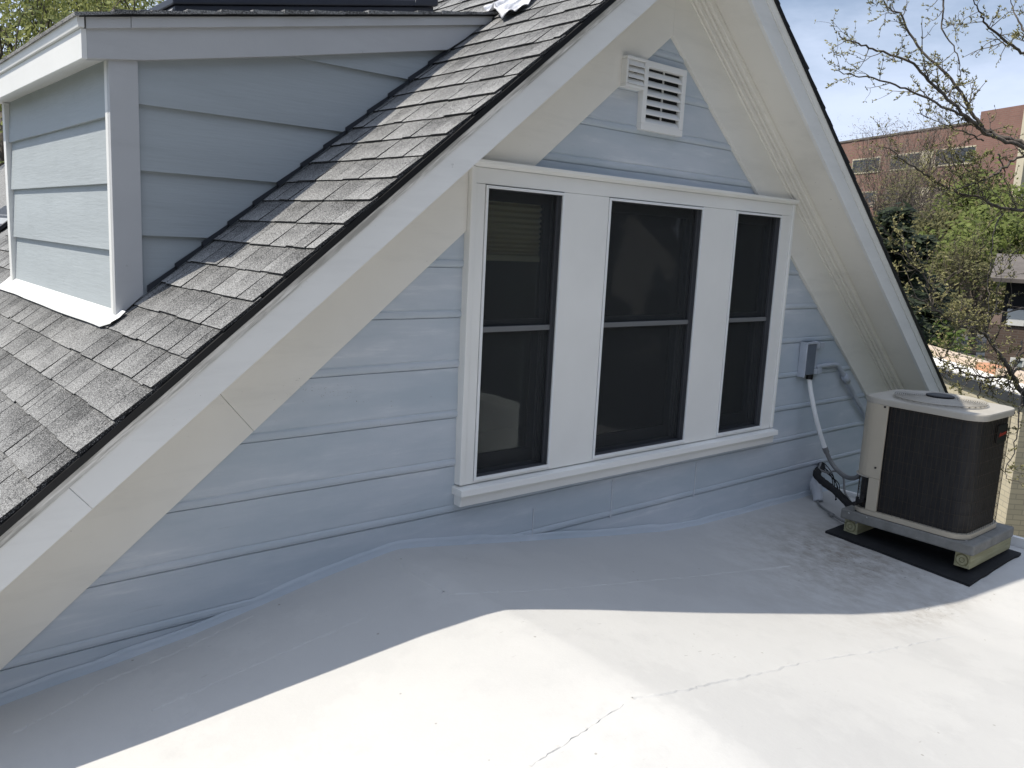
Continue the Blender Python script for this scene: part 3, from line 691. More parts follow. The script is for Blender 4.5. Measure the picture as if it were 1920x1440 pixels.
# gable vents
def vent(x0, x1, z0, z1, yf, nl, openv, label):
    v = bpy.data.objects.new('gable_vent', None); COL.objects.link(v); v.parent = house; v.location = ((x0+x1)/2*S-3.55, 0, z0*S+5.0); v['label'] = label
    e = (x1-x0)*0.095; m = MB(S)
    e2 = e*0.72
    m.box(x0, x1, yf, 0.0, z1-e, z1); m.box(x0, x1, yf, 0.0, z0, z0+e); m.box(x0, x0+e, yf, 0.0, z0+e, z1-e); m.box(x1-e, x1, yf, 0.0, z0+e, z1-e)
    m.build('frame', M['white'], v, bevel=0.003)
    m = MB(S); i0, i1 = x0+e, x1-e; st = (z1-z0-2*e)/nl
    for i in range(nl):
        zt = z1-e-i*st
        if openv:
            m.prism([(yf+0.0035, zt-st*0.98), (yf+0.0012, zt-st*0.86), (-0.0070, zt-st*0.26), (-0.0060, zt-st*0.34)], 'x', i0, i1)
            m.prism([(yf+0.0008, zt-st*1.0), (yf+0.0008, zt-st*0.80), (yf+0.003, zt-st*0.80), (yf+0.003, zt-st*1.0)], 'x', i0, i1)
        else:
            m.prism([(yf-0.0015, zt-st*0.98), (yf+0.004, zt-st*0.02), (yf+0.006, zt-st*0.02), (yf+0.001, zt-st*0.98)], 'x', i0+.0005, i1-.0005)
    m.build('louver', M['white'], v, bevel=0.001)
    m = MB(S); m.box(i0, i1, -0.0056, 0.0, z0+e, z1-e); m.build('slot_shade_plate', M['black'], v)  # black sheet stands in for the dark depth behind the slots
    if openv:
        m = MB(S); xc = (i0+i1)/2+0.002; m.box(xc-0.0008, xc+0.0008, yf+0.0062, -0.0057, z0+e, z1-e); m.build('mullion', M['white'], v)
    return v
vent(1.1140, 1.2255, 0.197, 0.3095, -0.0150, 6, True, 'tall white louvered gable vent with open slots')
vent(1.0615, 1.1110, 0.2590, 0.3070, -0.0225, 4, False, 'small white exhaust hood with closed flaps')

# ------------------------------------------------------------------ white flat roof
HX = [-2.0, 0.0, .145, .187, .255, .351, .444, .548, .627, .655, .693, .856, 1.044, 1.266, 1.392, 1.534, 1.729, 2.2]
H0 = [-0.66, -0.552, -.529, -.524, -.517, -.505, -.489, -.470, -.4585, -.456, -.461, -.486, -.515, -.546, -.556, -.560, -.562, -.566]
GX = [.0, .0, .005, .0, -.015, -.036, -.032, -.020, -.008, -0.002, .002, .016, .030, .045, .058, .060, .03, .02]
def lerp(xs, ys, x):
    if x <= xs[0]: return ys[0]
    for i in range(len(xs)-1):
        if x <= xs[i+1]:
            t = (x-xs[i])/(xs[i+1]-xs[i]); return ys[i]+(ys[i+1]-ys[i])*t
    return ys[-1]
def sm(x, f, w=0.012): return (f(x-w)+2*f(x-w*0.5)+3*f(x)+2*f(x+w*0.5)+f(x+w))/9
def sstep(a, b, x):
    t = min(1, max(0, (x-a)/(b-a))); return t*t*(3-2*t)
def hroof(x, y):
    h = sm(x, lambda q: lerp(HX, H0, q), 0.006+0.014*min(1, max(0, -y-0.3)*3)) + sm(x, lambda q: lerp(HX, GX, q), 0.02)*max(y, -0.55)
    low = -0.545-0.012*(x-0.6)
    kf = sstep(-0.50, -0.95, y)*0.62
    h = h*(1-kf)+min(h, low)*kf if h > low else h
    h += 0.0012*noise.noise(Vector((x*3.4, y*3.4, 0.3)))+0.0007*noise.noise(Vector((x*9, y*9, 5.3)))
    return h
def cant(x, y): return 0.0015*math.exp(-(-y)/0.015)
flat = bpy.data.objects.new('flat_roof', None); COL.objects.link(flat); flat.parent = house; flat.location = (1.0*S-3.55, -1*S, -0.55*S+5.0)
flat['label'] = 'white coated low slope roof below the gable window'
xs = [-0.55+i*0.05 for i in range(12)]+[0.05+i*0.006 for i in range(312)]
xs = [x for x in xs if x < 1.905]+[1.91]
ys = []; y = -0.0035
while y > -0.86:
    ys.append(y); y -= 0.0025 if y > -0.05 else 0.0065
while y > -2.3: ys.append(y); y -= 0.05
vs = []; tn = []
for y in ys:
    for x in xs:
        vs.append((x, y, hroof(x, y)+cant(x, y)))
        d1 = math.hypot((x-1.56)/0.20, (y+0.22)/0.15); d2 = math.hypot((x-1.36)/0.26, (y+0.34)/0.10); d3 = math.hypot((x-1.45)/0.2, (y+0.46)/0.035)
        tn.append(min(1, 0.66*math.exp(-d1*d1)+0.22*math.exp(-d2*d2)+0.3*math.exp(-d3*d3)))
nx = len(xs); fs = [(j*nx+i, (j+1)*nx+i, (j+1)*nx+i+1, j*nx+i+1) for j in range(len(ys)-1) for i in range(nx-1)]
m = MB(S); m.add(vs, fs, tn); m.build('membrane', M['roofcoat'], flat, smooth=True, fix=False)
m = MB(S); vs = []; rr = random.Random(2); nb = 150       # wall upturn of the roof felt, painted over with the siding
for i in range(nb+1):
    x = -0.5+2.41*i/nb; e = 0.0025*noise.noise(Vector((x*7, 0, 2)))+0.0012*noise.noise(Vector((x*23, 0, 5)))
    for yy, dz in ((-0.0048, 0.0125), (-0.0056, 0.0123), (-0.0062, 0.0070), (-0.0072, 0.0030), (-0.0084+e*.4, 0.0010), (-0.0092+e*.4, -0.0015)):
        vs.append((x, yy, hroof(x, yy)+cant(x, yy)+dz+(2.0*e if dz > 0.012 else 0)))
m.add(vs, [(6*i+k, 6*i+6+k, 6*i+7+k, 6*i+1+k) for i in range(nb) for k in range(5)]); m.build('wall_upturn', M['siding'], flat, smooth=True)
m = MB(S)                                 # right-hand roof edge
for y0_, y1_ in ((-2.3, -1.2), (-1.1999, -0.002)): m.box(1.9105, 1.922, y0_, y1_, -0.62, -0.556)
m.build('edge_trim', M['white'], flat, bevel=0.004)
def roofseam(pxs, r=0.0016, jit=0.0012, seed=1):
    rr = random.Random(seed); pts = []
    for i in range(len(pxs)-1):
        (ax_, ay_), (bx_, by_) = pxs[i], pxs[i+1]; L = math.hypot(bx_-ax_, by_-ay_); n = max(2, int(L/9))
        for j in range(n):
            t = j/n; d = ray(ax_+(bx_-ax_)*t, ay_+(by_-ay_)*t); p = None
            lo, hi = 0.3, 4.0
            for q in range(30):
                md = (lo+hi)/2; P = Vector((0, -1, 0))+d*md
                if P.z > hroof(P.x, P.y)+(cant(P.x, P.y) if P.y < 0 else 1): lo = md
                else: hi = md
            P = Vector((0, -1, 0))+d*lo
            P.x += rr.uniform(-jit, jit); P.y += rr.uniform(-jit, jit); P.z = hroof(P.x, P.y)+cant(P.x, P.y)
            pts.append(P)
    m = MB(S); vs = []; fs = []
    for i, p in enumerate(pts):
        q = pts[min(i+1, len(pts)-1)]-pts[max(i-1, 0)]; q.z = 0; q.normalize(); nrm = Vector((-q.y, q.x, 0))
        w = r*rr.uniform(0.7, 1.5); h = r*rr.uniform(0.08, 0.62)
        for o_, hh in ((-2.0, -0.0004), (-0.5, h), (0.25, h*1.05), (0.75, -0.0004)): 
            a = p+nrm*w*o_; vs.append((a.x, a.y, hroof(a.x, a.y)+cant(a.x, a.y)+hh))
    for i in range(len(pts)-1):
        for k in range(3): fs.append((i*4+k, i*4+4+k, i*4+5+k, i*4+1+k))
    m.add(vs, fs, 0.0)
    return m
for i, q in enumerate([[(738, 1046), (775, 1078), (840, 1113)], [(840, 1113), (1000, 1107), (1200, 1090), (1300, 1080), (1490, 1060)], [(1186, 1310), (1280, 1293), (1400, 1267), (1500, 1243), (1640, 1221), (1800, 1190)],
        [(1168, 1322), (1080, 1380), (990, 1440)], [(285, 1330), (345, 1305), (480, 1245), (620, 1185), (700, 1150)], [(20, 1375), (120, 1325), (190, 1280), (330, 1222), (480, 1150)]]):
    roofseam(q, 0.0021 if i != 3 else 0.0019, 0.0016, i+3).build('seam', M['roofcoat'], flat, smooth=False, fix=False)

# scraps of plastic flashing at the top of the dormer valley
m = MB(S); n = 22; vs = []
A, B, C_, D_ = Vector((0.918, 0.128, 0)), Vector((0.948, 0.092, 0)), Vector((1.035, 0.165, 0)), Vector((0.975, 0.255, 0))
for i in range(n+1):
    for j in range(n+1):
        u, v = i/n, j/n; P = (A*(1-u)+B*u)*(1-v)+(D_*(1-u)+C_*u)*v
        P.x += 0.008*noise.noise(Vector((u*2.4, v*2.4, 1))); P.y += 0.010*noise.noise(Vector((u*2.4, v*2.4, 7)))
        base = max(zr(P.x), zd(P.x)+0.005 if P.y > YC-0.02 else -9)
        vs.append((P.x, P.y, base+0.006+0.022*abs(noise.noise(Vector((u*2.1+v*0.8, v*1.2, 3))))+0.0015*noise.noise(Vector((u*5, v*5, 3)))))
m.add(vs, [(i*(n+1)+j, (i+1)*(n+1)+j, (i+1)*(n+1)+j+1, i*(n+1)+j+1) for i in range(n) for j in range(n)])
o = m.build('plastic_sheet', M['plastic'], smooth=True); tag(o, 'crumpled silvery white plastic sheet lying on the shingles at the dormer valley', 'plastic sheet')
sd = o.modifiers.new('thick', 'SOLIDIFY'); sd.thickness = 0.003

# ------------------------------------------------------------------ condenser unit and its base
ZF = hroof(1.735, -0.31)
m = MB(S); rr = random.Random(3); ring = []
for (a, b) in (((1.612, -0.165), (1.606, -0.456)), ((1.606, -0.456), (1.860, -0.456)), ((1.860, -0.456), (1.864, -0.165)), ((1.864, -0.165), (1.612, -0.165))):
    for i in range(14): t = i/14; ring.append((a[0]+(b[0]-a[0])*t+rr.uniform(-.0012, .0012), a[1]+(b[1]-a[1])*t+rr.uniform(-.0012, .0012)))
zmat = max(hroof(x, y) for x, y in ring)+0.002
m.rings([[(x, y, hroof(x, y)-0.003) for x, y in ring], [(x, y, hroof(x, y)+0.005) for x, y in ring]], cap1=True)
o = m.build('rubber_mat', M['rubber']); tag(o, 'black rubber mat under the air conditioner on the white roof', 'mat')
zt0 = ZF+0.0052
for i, yy in enumerate((-0.199, -0.4215)):
    t = thing('timber_block', ['pale green timber block under the concrete slab, end nearer the gable wall', 'pale green timber block under the slab corner farthest from the gable wall'][i], 'timber', (1.755*S, yy*S, zt0*S), 'timbers under the concrete slab')
    m = MB(S); m.box(1.650, 1.852, yy-0.0145, yy+0.0145, zt0, zt0+0.029); m.build('beam', M['timber'], t, bevel=0.004)
    m = MB(S)                             # growth rings standing out on the sawn end
    for r in (0.0045, 0.0105, 0.012):
        n = 22; a0 = 0.4 if r > 0.011 else 0
        P = [(1.6497, yy+0.001+r*math.cos(a0+q*2*math.pi/n), zt0+0.0145+r*math.sin(a0+q*2*math.pi/n)) for q in range(n+1 if r < 0.011 else 14)]
        m.tube(P, 0.0006, 5)
    m.build('growth_ring', M['ring'], t)
zs0 = zt0+0.0292; zs1 = zs0+0.0215
sl = MB(S); sl.box(1.6405, 1.842, -0.442, -0.178, zs0, zs1)
tag(sl.build('concrete_slab', M['concrete'], bevel=0.010), 'weathered grey concrete slab resting on two timber blocks below the air conditioner', 'slab')

CX, CY, HXA, HYA, RC = 1.7320, -0.3085, 0.0890, 0.1145, 0.034
zb, zt = zs1+0.0008, -0.279
ac = thing('air_conditioner', 'beige and black outdoor air conditioning condenser on a slab beside the gable wall', 'air conditioner', (CX*S, CY*S, zb*S))
def rr_ring(hx, hy, r, z, n=8):
    P = []
    for cx_, cy_, a0 in ((hx-r, hy-r, 0), (-(hx-r), hy-r, 90), (-(hx-r), -(hy-r), 180), (hx-r, -(hy-r), 270)):
        for i in range(n+1):
            a = R_(a0+90*i/n); P.append((CX+cx_+r*math.cos(a), CY+cy_+r*math.sin(a), z))
    return P
m = MB(S); m.rings([rr_ring(HXA, HYA, RC, zb), rr_ring(HXA+.001, HYA+.001, RC, zb+0.001), rr_ring(HXA+.001, HYA+.001, RC, zb+0.010), rr_ring(HXA-.004, HYA-.004, RC-.003, zb+0.0105)], cap0=True, cap1=True)
m.build('base_pan', M['beige'], ac)
i_ = 0.006
m = MB(S); m.rings([rr_ring(HXA-i_, HYA-i_, RC-i_, zb+0.0106), rr_ring(HXA-i_, HYA-i_, RC-i_, zt-0.004)]); m.build('coil', M['coil'], ac, smooth=True)
m = MB(S)                                 # wire guard
def per(t, off):                          # point on the rounded outline
    P = rr_ring(HXA+off, HYA+off, RC+off, 0, 10); n = len(P); L = [0]
    for i in range(n): L.append(L[-1]+math.dist(P[i], P[(i+1) % n]))
    d = (t % 1)*L[-1]
    for i in range(n):
        if d <= L[i+1]:
            k = (d-L[i])/(L[i+1]-L[i]+1e-9); a, b = P[i], P[(i+1) % n]; return (a[0]+(b[0]-a[0])*k, a[1]+(b[1]-a[1])*k)
    return P[0][:2]
NW = 84
for i in range(NW):
    x, y = per(i/NW, -0.0012); m.tube([(x, y, zb+0.008), (x, y, zt-0.003)], 0.00042, 4, False)
for j in range(9):
    z = zb+0.020+j*(zt-zb-0.03)/8; ring = [(*per(i/96, -0.0019), z) for i in range(97)]; m.tube(ring, 0.00042, 4, False)
m.build('wire_guard', M['wire'], ac, fix=False)
# beige corner panel towards the wall (upper control cover, narrow strip, recessed service panel)
def arcpanel(y_from, off, z0, z1, thick, x_to):
    P = []                                # along the -X face from y_from, round the corner, then along +Y face to x_to
    X0 = CX-HXA-off; Y1 = CY+HYA+off; r = RC+off
    P.append((X0, y_from))
    for i in range(9):
        a = R_(180-90*i/8); P.append((CX-HXA+RC+r*math.cos(a), CY+HYA-RC+r*math.sin(a)))
    P.append((x_to, Y1))
    Q = []
    for i, p in enumerate(P):
        a = Vector(P[max(0, i-1)]); b = Vector(P[min(len(P)-1, i+1)]); d = (b-a).normalized(); nrm = Vector((d.y, -d.x)); c = Vector((CX, CY))
        if (Vector(p)+nrm*0.01-c).length > (Vector(p)-c).length: nrm = -nrm
        Q.append((p[0]+nrm.x*thick, p[1]+nrm.y*thick))
    ring = P+Q[::-1]
    m = MB(S); m.prism(ring, 'z', z0, z1); return m
zc = zb+(zt-zb)*0.335
arcpanel(-0.2505, 0.0022, zc, zt-0.0045, 0.004, CX+0.01).build('control_cover', M['beige'], ac, bevel=0.002)
m = MB(S); m.box(CX-HXA-0.0020, CX-HXA+0.004, -0.2505, -0.2285, zb+0.0106, zc-0.0004); m.build('corner_post', M['beige'], ac, bevel=0.002)
arcpanel(-0.2280, -0.0075, zb+0.0108, zc-0.0004, 0.003, CX+0.01).build('service_panel', M['beige_dark'], ac)
m = MB(S); a = arcpanel(-0.2280, 0.0060, zc-0.0012, zc-0.0002, 0.009, CX-0.03); a.build('cover_lip', M['topcover'], ac)
for (yy, z) in ((-0.2400, zc+0.022), (-0.2440, zt-0.009), (-0.262, zt-0.010)): MB(S).tube([(CX-HXA-0.0024, yy, z), (CX-HXA-0.0046, yy, z)], 0.0021, 8).build('screw', M['black'], ac)
m = MB(S)                                 # valves and pipe stubs in the recess
for (yy, z) in ((-0.2205, zb+0.026), (-0.2100, zb+0.018)):
    m.tube([(CX-HXA+0.008, yy, z), (CX-HXA-0.010, yy+0.002, z)], 0.0046, 8); m.tube([(CX-HXA-0.002, yy, z-.002), (CX-HXA-0.002, yy, z+0.014)], 0.0034, 8)
m.build('service_valve', M['foam'], ac)
# top cover with fan grille
m = MB(S); e = 0.0030
m.rings([rr_ring(HXA+e-.001, HYA+e-.001, RC+e-.001, zt-0.0065), rr_ring(HXA+e, HYA+e, RC+e, zt-0.004), rr_ring(HXA+e, HYA+e, RC+e, zt+0.004), rr_ring(HXA+e-.0012, HYA+e-.0012, RC+e-.0012, zt+0.0062), rr_ring(HXA-.004, HYA-.004, RC-.004, zt+0.0068)], cap0=True, cap1=True)
m.build('top_cover', M['topcover'], ac, smooth=False)
def lathe(prof, n=48):
    m = MB(S); m.rings([[(CX+r*math.cos(2*math.pi*i/n), CY+r*math.sin(2*math.pi*i/n), zt+z) for i in range(n)] for r, z in prof], cap1=True); return m
FR = 0.082
lathe([(FR+.003, 0.0068), (FR+.001, 0.0098), (FR-.001, 0.0105), (FR-.003, 0.0098), (FR-.006, 0.0086), (0.001, 0.0086)]).build('fan_shroud', M['topcover'], ac, smooth=True)
lathe([(FR-.007, 0.0092), (FR-.008, 0.0100), (0.001, 0.0100)]).build('fan_opening', M['black'], ac)
m = MB(S)
for q in range(1, 17):
    r = 0.022+q*0.0039; zz_ = zt+0.0118+0.0030*math.cos(r/FR*1.4)
    m.tube([(CX+r*math.cos(2*math.pi*i/40), CY+r*math.sin(2*math.pi*i/40), zz_) for i in range(41)], 0.0010, 5, False)
for q in range(36):
    a = 2*math.pi*q/36
    m.tube([(CX+r*math.cos(a), CY+r*math.sin(a), zt+0.0108+0.0030*math.cos(r/FR*1.4)) for r in (0.02, 0.045, 0.07, 0.085)], 0.0009, 4, False)
m.build('fan_guard', M['topcover'], ac, smooth=True, fix=False)
lathe([(0.026, 0.0155), (0.026, 0.0185), (0.022, 0.0198), (0.001, 0.0200)], 32).build('fan_hub', M['black'], ac)
LX = 1.757
m = MB(S); m.box(LX-0.024, LX+0.022, CY-HYA+0.0008, CY-HYA+0.0050, zt-0.056, zt-0.022); bd = m.build('badge_plate', M['black'], ac, bevel=0.001)
fc = bpy.data.curves.new('badge_lettering', 'FONT'); fc.body = 'Amana'; fc.size = 0.036; fc.extrude = 0.0012; fc.shear = 0.35; fc.align_x = 'CENTER'
fo = bpy.data.objects.new('lettering_source', fc); COL.objects.link(fo)
me = bpy.data.meshes.new_from_object(fo.evaluated_get(bpy.context.evaluated_depsgraph_get())); bpy.data.objects.remove(fo)
me.materials.clear(); me.materials.append(M['logo_red'])
fo = bpy.data.objects.new('badge_lettering', me); COL.objects.link(fo); fo.parent = ac
fo.location = ((LX-CX)*S, (-HYA+0.0004)*S, (zt-0.043-zb)*S); fo.rotation_euler = (R_(90), R_(-5), 0); fo.scale = (1.05, 1, 1)

# ------------------------------------------------------------------ things on the wall beside it
db = thing('disconnect_box', 'blue grey painted electrical disconnect box on the siding above the conduit', 'electrical box', (1.735*S, -0.015*S, -0.266*S))
m = MB(S); m.box(1.710, 1.754, -0.021, -0.0048, -0.264, -0.194); m.build('enclosure', M['bluedark'], db, bevel=0.006)
m = MB(S); m.box(1.7085, 1.7125, -0.0232, -0.0050, -0.268, -0.189); m.box(1.7130, 1.7560, -0.0235, -0.0212, -0.194, -0.188); m.build('cover', M['bluepaint'], db, bevel=0.004)
m = MB(S); m.box(1.7575, 1.775, -0.013, -0.0048, -0.266, -0.190)
for z in (-0.199, -0.258): m.box(1.7755, 1.793, -0.018, -0.0048, z-0.007, z+0.007); m.box(1.7580, 1.772, -0.019, -0.0135, z-0.006, z+0.006)
m.build('bracket', M['bluepaint'], db, bevel=0.003)
m = MB(S); m.tube([(1.748, -0.014, -0.264), (1.748, -0.014, -0.275)], 0.0078, 10); m.build('cable_gland', M['black'], db)
def cpts(P, n=8):                         # Catmull-Rom
    P = [Vector(p) for p in P]; Q = [P[0]]+P+[P[-1]]; out = []
    for i in range(1, len(Q)-2):
        for j in range(n):
            t = j/n; a, b, c, d = Q[i-1], Q[i], Q[i+1], Q[i+2]
            out.append(0.5*((2*b)+(c-a)*t+(2*a-5*b+4*c-d)*t*t+(3*b-3*c+d-a)*t**3))
    return out+[P[-1]]
wp = thing('conduit_whip', 'pale flexible conduit looping from the disconnect box to the air conditioner', 'cable', (1.744*S, -0.02*S, -0.27*S))
path = cpts([(1.748, -0.014, -0.274), (1.751, -0.020, -0.305), (1.762, -0.034, -0.365), (1.783, -0.048, -0.425), (1.795, -0.068, -0.468), (1.775, -0.110, -0.483), (1.735, -0.155, -0.470), (1.700, -0.185, -0.445), (1.690, -0.195, zc+0.004)], 8)
k = 27
m = MB(S); m.tube(path[:k], 0.0052, 10); m.build('upper_length', M['whip'], wp, smooth=True)
m = MB(S); m.tube(path[k-1:], 0.0050, 10); m.build('lower_length', M['whip2'], wp, smooth=True)
m = MB(S); m.tube(path[k-2:k+1], 0.0064, 10); m.build('coupling', M['whip2'], wp)
pc = MB(S); pc.tube(cpts([(1.775, -0.012, -0.249), (1.84, -0.012, -0.2475), (1.872, -0.012, -0.2505), (1.892, -0.013, -0.265), (1.94, -0.014, -0.306), (1.985, -0.014, -0.345), (2.06, -0.014, -0.405), (2.12, -0.014, -0.455)], 6), 0.0052, 10)
pc.tube([(1.905, -0.0135, -0.277), (1.925, -0.0135, -0.294)], 0.0085, 10)
tag(pc.build('painted_conduit', M['bluepaint'], smooth=True), 'blue painted conduit running from the disconnect box down the siding behind the air conditioner', 'conduit')
ls = thing('refrigerant_line', 'bent black foam insulated pipe from the wall to the air conditioner', 'pipe', (1.78*S, -0.02*S, -0.49*S))
m = MB(S); path = cpts([(1.870, 0.000, -0.497), (1.835, -0.022, -0.493), (1.795, -0.035, -0.492), (1.765, -0.050, -0.495), (1.752, -0.072, -0.502), (1.738, -0.112, -0.512), (1.712, -0.158, -0.525), (1.676, -0.196, -0.530), (1.650, -0.212, -0.517)], 7)
m.tube(path, [0.0085*random.uniform(0.9, 1.12) for _ in path], 9); m.build('insulation', M['foam'], ls, smooth=True)
m = MB(S); m.tube(cpts([(1.868, -0.002, -0.489), (1.815, -0.028, -0.482), (1.790, -0.040, -0.486), (1.80, -0.055, -0.492), (1.83, -0.060, -0.492), (1.84, -0.075, -0.505), (1.815, -0.095, -0.530), (1.785, -0.130, -0.545), (1.70, -0.185, -0.548), (1.655, -0.215, -0.520)], 7), 0.0024, 7)
m.build('small_line', M['whip2'], ls, smooth=True)
wr = MB(S); rr = random.Random(4)
for i in range(5):
    wr.tube(cpts([(1.86, -0.004, -0.488), (1.825+rr.uniform(-.01, .01), -0.03, -0.486+rr.uniform(-.006, .006)), (1.832+rr.uniform(-.012, .012), -0.05, -0.505), (1.812+rr.uniform(-.012, .012), -0.075, -0.525+rr.uniform(-.01, .01)), (1.80+rr.uniform(-.01, .02), -0.085, -0.55)], 6), 0.0011, 5)
tag(wr.build('thermostat_wire', M['foam'], smooth=True), 'tangle of thin dark wires hanging behind the insulated pipe', 'wire')
dp = thing('drain_pipe', 'stub of white painted plastic drain pipe at the foot of the siding', 'pipe', (1.80*S, -0.03*S, -0.56*S))
m = MB(S); m.tube(cpts([(1.842, 0.004, -0.528), (1.826, -0.016, -0.535), (1.806, -0.034, -0.549), (1.797, -0.043, -0.564)], 6), 0.0115, 12); m.build('pipe', M['pvc'], dp, smooth=True)
m = MB(S); m.tube([(1.829, -0.012, -0.5335), (1.815, -0.026, -0.5455)], 0.0137, 14); m.build('collar', M['pvc'], dp)
m = MB(S); m.tube(cpts([(1.798, -0.042, -0.560), (1.770, -0.060, -0.561), (1.735, -0.098, -0.560), (1.690, -0.160, -0.558), (1.655, -0.205, -0.545), (1.648, -0.212, -0.528)], 7), 0.0024, 7)
m.tube([(1.722, -0.113, -0.560), (1.712, -0.127, -0.5595)], 0.0046, 8)
tag(m.build('drain_tube', M['whip2'], smooth=True), 'thin grey tube with a clip running from the drain stub to the air conditioner', 'tube')

# ------------------------------------------------------------------ the neighbourhood
GZ = -5.0
m = MB(); vs = []; fs = []
n = 40
m.add([(-400, -400, GZ), (500, -400, GZ), (500, 500, GZ), (-400, 500, GZ)], [(0, 1, 2, 3)])
g = m.build('ground', M['ground']); g['kind'] = 'structure'

def strip(name, p, q, w, z, mat):
    p = Vector(p); q = Vector(q); d = (q-p); d.z = 0; d.normalize(); nrm = Vector((-d.y, d.x, 0))*w/2
    m = MB(); m.add([tuple((v.x, v.y, z)) for v in (p-nrm, q-nrm, q+nrm, p+nrm)], [(0, 1, 2, 3)]); o = m.build(name, mat); o['kind'] = 'structure'; return o
hyd = at(1822, 641, 57); hyd.z = GZ
dv = Vector((0.85, -0.53, 0))
strip('road', hyd-dv*80+Vector((3.5, 5, 0)), hyd+dv*60+Vector((3.5, 5, 0)), 7, GZ+0.008, M['asphalt'])
strip('sidewalk', hyd-dv*40-Vector((1.2, 2.2, 0)), hyd+dv*40-Vector((1.2, 2.2, 0)), 1.6, GZ+0.012, M['pave'])
a = at_z(1812, 668, GZ); strip('driveway', a-Vector((6, -5, 0)), a+Vector((9, 10, 0)), 3.2, GZ+0.016, M['pave'])
h = thing('fire_hydrant', 'red fire hydrant on the grass verge by the far pavement', 'hydrant', hyd)
M['red'] = plain('red_hydrant_paint', (0.45, 0.03, 0.025), 0.4)
hm = lambda: MB()
m = hm(); m.rings([[(hyd.x+r*math.cos(2*math.pi*i/14), hyd.y+r*math.sin(2*math.pi*i/14), GZ+z) for i in range(14)] for r, z in ((.2, 0), (.2, .05), (.13, .07), (.13, .55), (.17, .57), (.17, .62), (.14, .70), (.05, .80), (.04, .86))], cap1=True); m.build('barrel', M['red'], h, smooth=False)
m = hm(); m.tube([hyd+Vector((-.26, .0, .45)), hyd+Vector((.26, 0, .45))], 0.075, 10); m.tube([hyd+Vector((0, -.24, .42)), hyd+Vector((0, 0, .42))], 0.09, 10); m.build('nozzle', M['red'], h)

M['brown_roof'] = paint('brown_grey_roof', (0.13, 0.115, 0.105), 0.9, 0.2, 2, 0.3); 
# cream block garage to the right of the flat roof
gd = 14.0
c0 = at(1922, 741, gd); ang = math.atan2(0.71, 0.70); e1 = Vector((math.cos(ang), math.sin(ang), 0)); e2 = Vector((e1.y, -e1.x, 0))
M['cream_brick'] = brick('cream_brick', (0.55, 0.49, 0.36), (0.48, 0.43, 0.32), (0.36, 0.33, 0.26), 0.24, 0.078, ang)
gr = thing('garage', 'low cream brick garage with a white flat roof behind the air conditioner', 'building', (c0.x, c0.y, GZ))
zt_ = c0.z; up = Vector((0, 0, 1)); L, Wd = 13.0, 5.0
def ob(c, hx, hy, z0, z1): 
    m = MB(); m.obox((c.x, c.y, (z0+z1)/2), e1, e2, up, hx, hy, (z1-z0)/2); return m
cc = c0+e1*L/2+e2*Wd/2
gm = ob(cc, L/2, Wd/2, GZ, zt_-0.8); a_ = ob(c0+e1*L/2+e2*0.30, L/2, 0.30, zt_-0.8, zt_-0.12); gm.add(a_.v, a_.f); gm.build('wall', M['cream_brick'], gr)
M['roof_white'] = paint('white_flat_roof_coating', (0.74, 0.73, 0.70), 0.6, 0.06, 1.5, 0.1)
ob(c0+e1*L/2+e2*0.31, L/2-0.02, 0.29, zt_-0.1195, zt_).build('parapet_top', M['roof_white'], gr)
ob(cc+e2*0.31, L/2-0.02, Wd/2-0.33, zt_-0.7995, zt_-0.74).build('roof', M['brown_roof'], gr)
m = ob(c0+e1*L/2+e2*0.0-e2*0.03, L/2+0.03, 0.03, zt_-0.16, zt_-0.02); m.build('gutter', M['dark_metal'], gr)
M['terracotta'] = paint('terracotta_coping', (0.46, 0.24, 0.14), 0.8, 0.3, 1.2, 0.2); M['tan'] = paint('tan_coping', (0.52, 0.42, 0.33), 0.8, 0.15, 2.0, 0.2)
for i in range(18):
    q = MB().obox(c0+e1*(0.35+i*0.72)+e2*0.76+up*0.03, e1, e2, up, 0.35, 0.15, 0.09)
    if i % 5 == 3: q.build('coping_tile', M['terracotta'], gr)
    else: q.build('coping_stone', M['tan'], gr)

# brown brick house across the gardens
hc = at(1850, 640, 31); hc.z = GZ
M['brown_brick'] = brick('brown_brick', (0.14, 0.095, 0.075), (0.10, 0.07, 0.06), (0.17, 0.15, 0.13), 0.24, 0.08, 0.0)
M['tan_wall'] = paint('tan_porch_wall', (0.25, 0.21, 0.17), 0.8, 0.1, 1, 0.1)
d1 = Vector((ray(1920, 498).y, -ray(1920, 498).x, 0)).normalized(); d2 = Vector((-d1.y, d1.x, 0))       # d1 along the front, d2 away from us
bh = thing('brick_house', 'dark brown brick house with a white framed window beyond the garden', 'house', hc)
def hb(x0, x1, y0, y1, z0, z1):
    m = MB(); c = hc+d1*(x0+x1)/2+d2*(y0+y1)/2; m.obox((c.x, c.y, (z0+z1)/2), d1, d2, up, (x1-x0)/2, (y1-y0)/2, (z1-z0)/2); return m
hb(0, 9, 0, 7, GZ, -1.85).build('wall', M['brown_brick'], bh)
hb(0.3, 9, 1.3, 7, -1.849, -0.5).build('porch_shade_wall', M['sash'], bh)  # near-black wall colour stands in for the shade under the porch eave
m = hb(0.45, 0.95, -0.05, 0.4, -1.84, -1.35)
for mm in (hb(1.0, 9, -0.06, 0.1, -1.84, -1.62),):
    m.add(mm.v, mm.f)
m.build('porch_parapet', M['white'], bh)
m = MB()
pr = [(-0.6, -0.5), (9.6, -0.5), (9.6, -0.38), (9.0, 0.9), (0.0, 0.9), (-0.6, -0.38)]
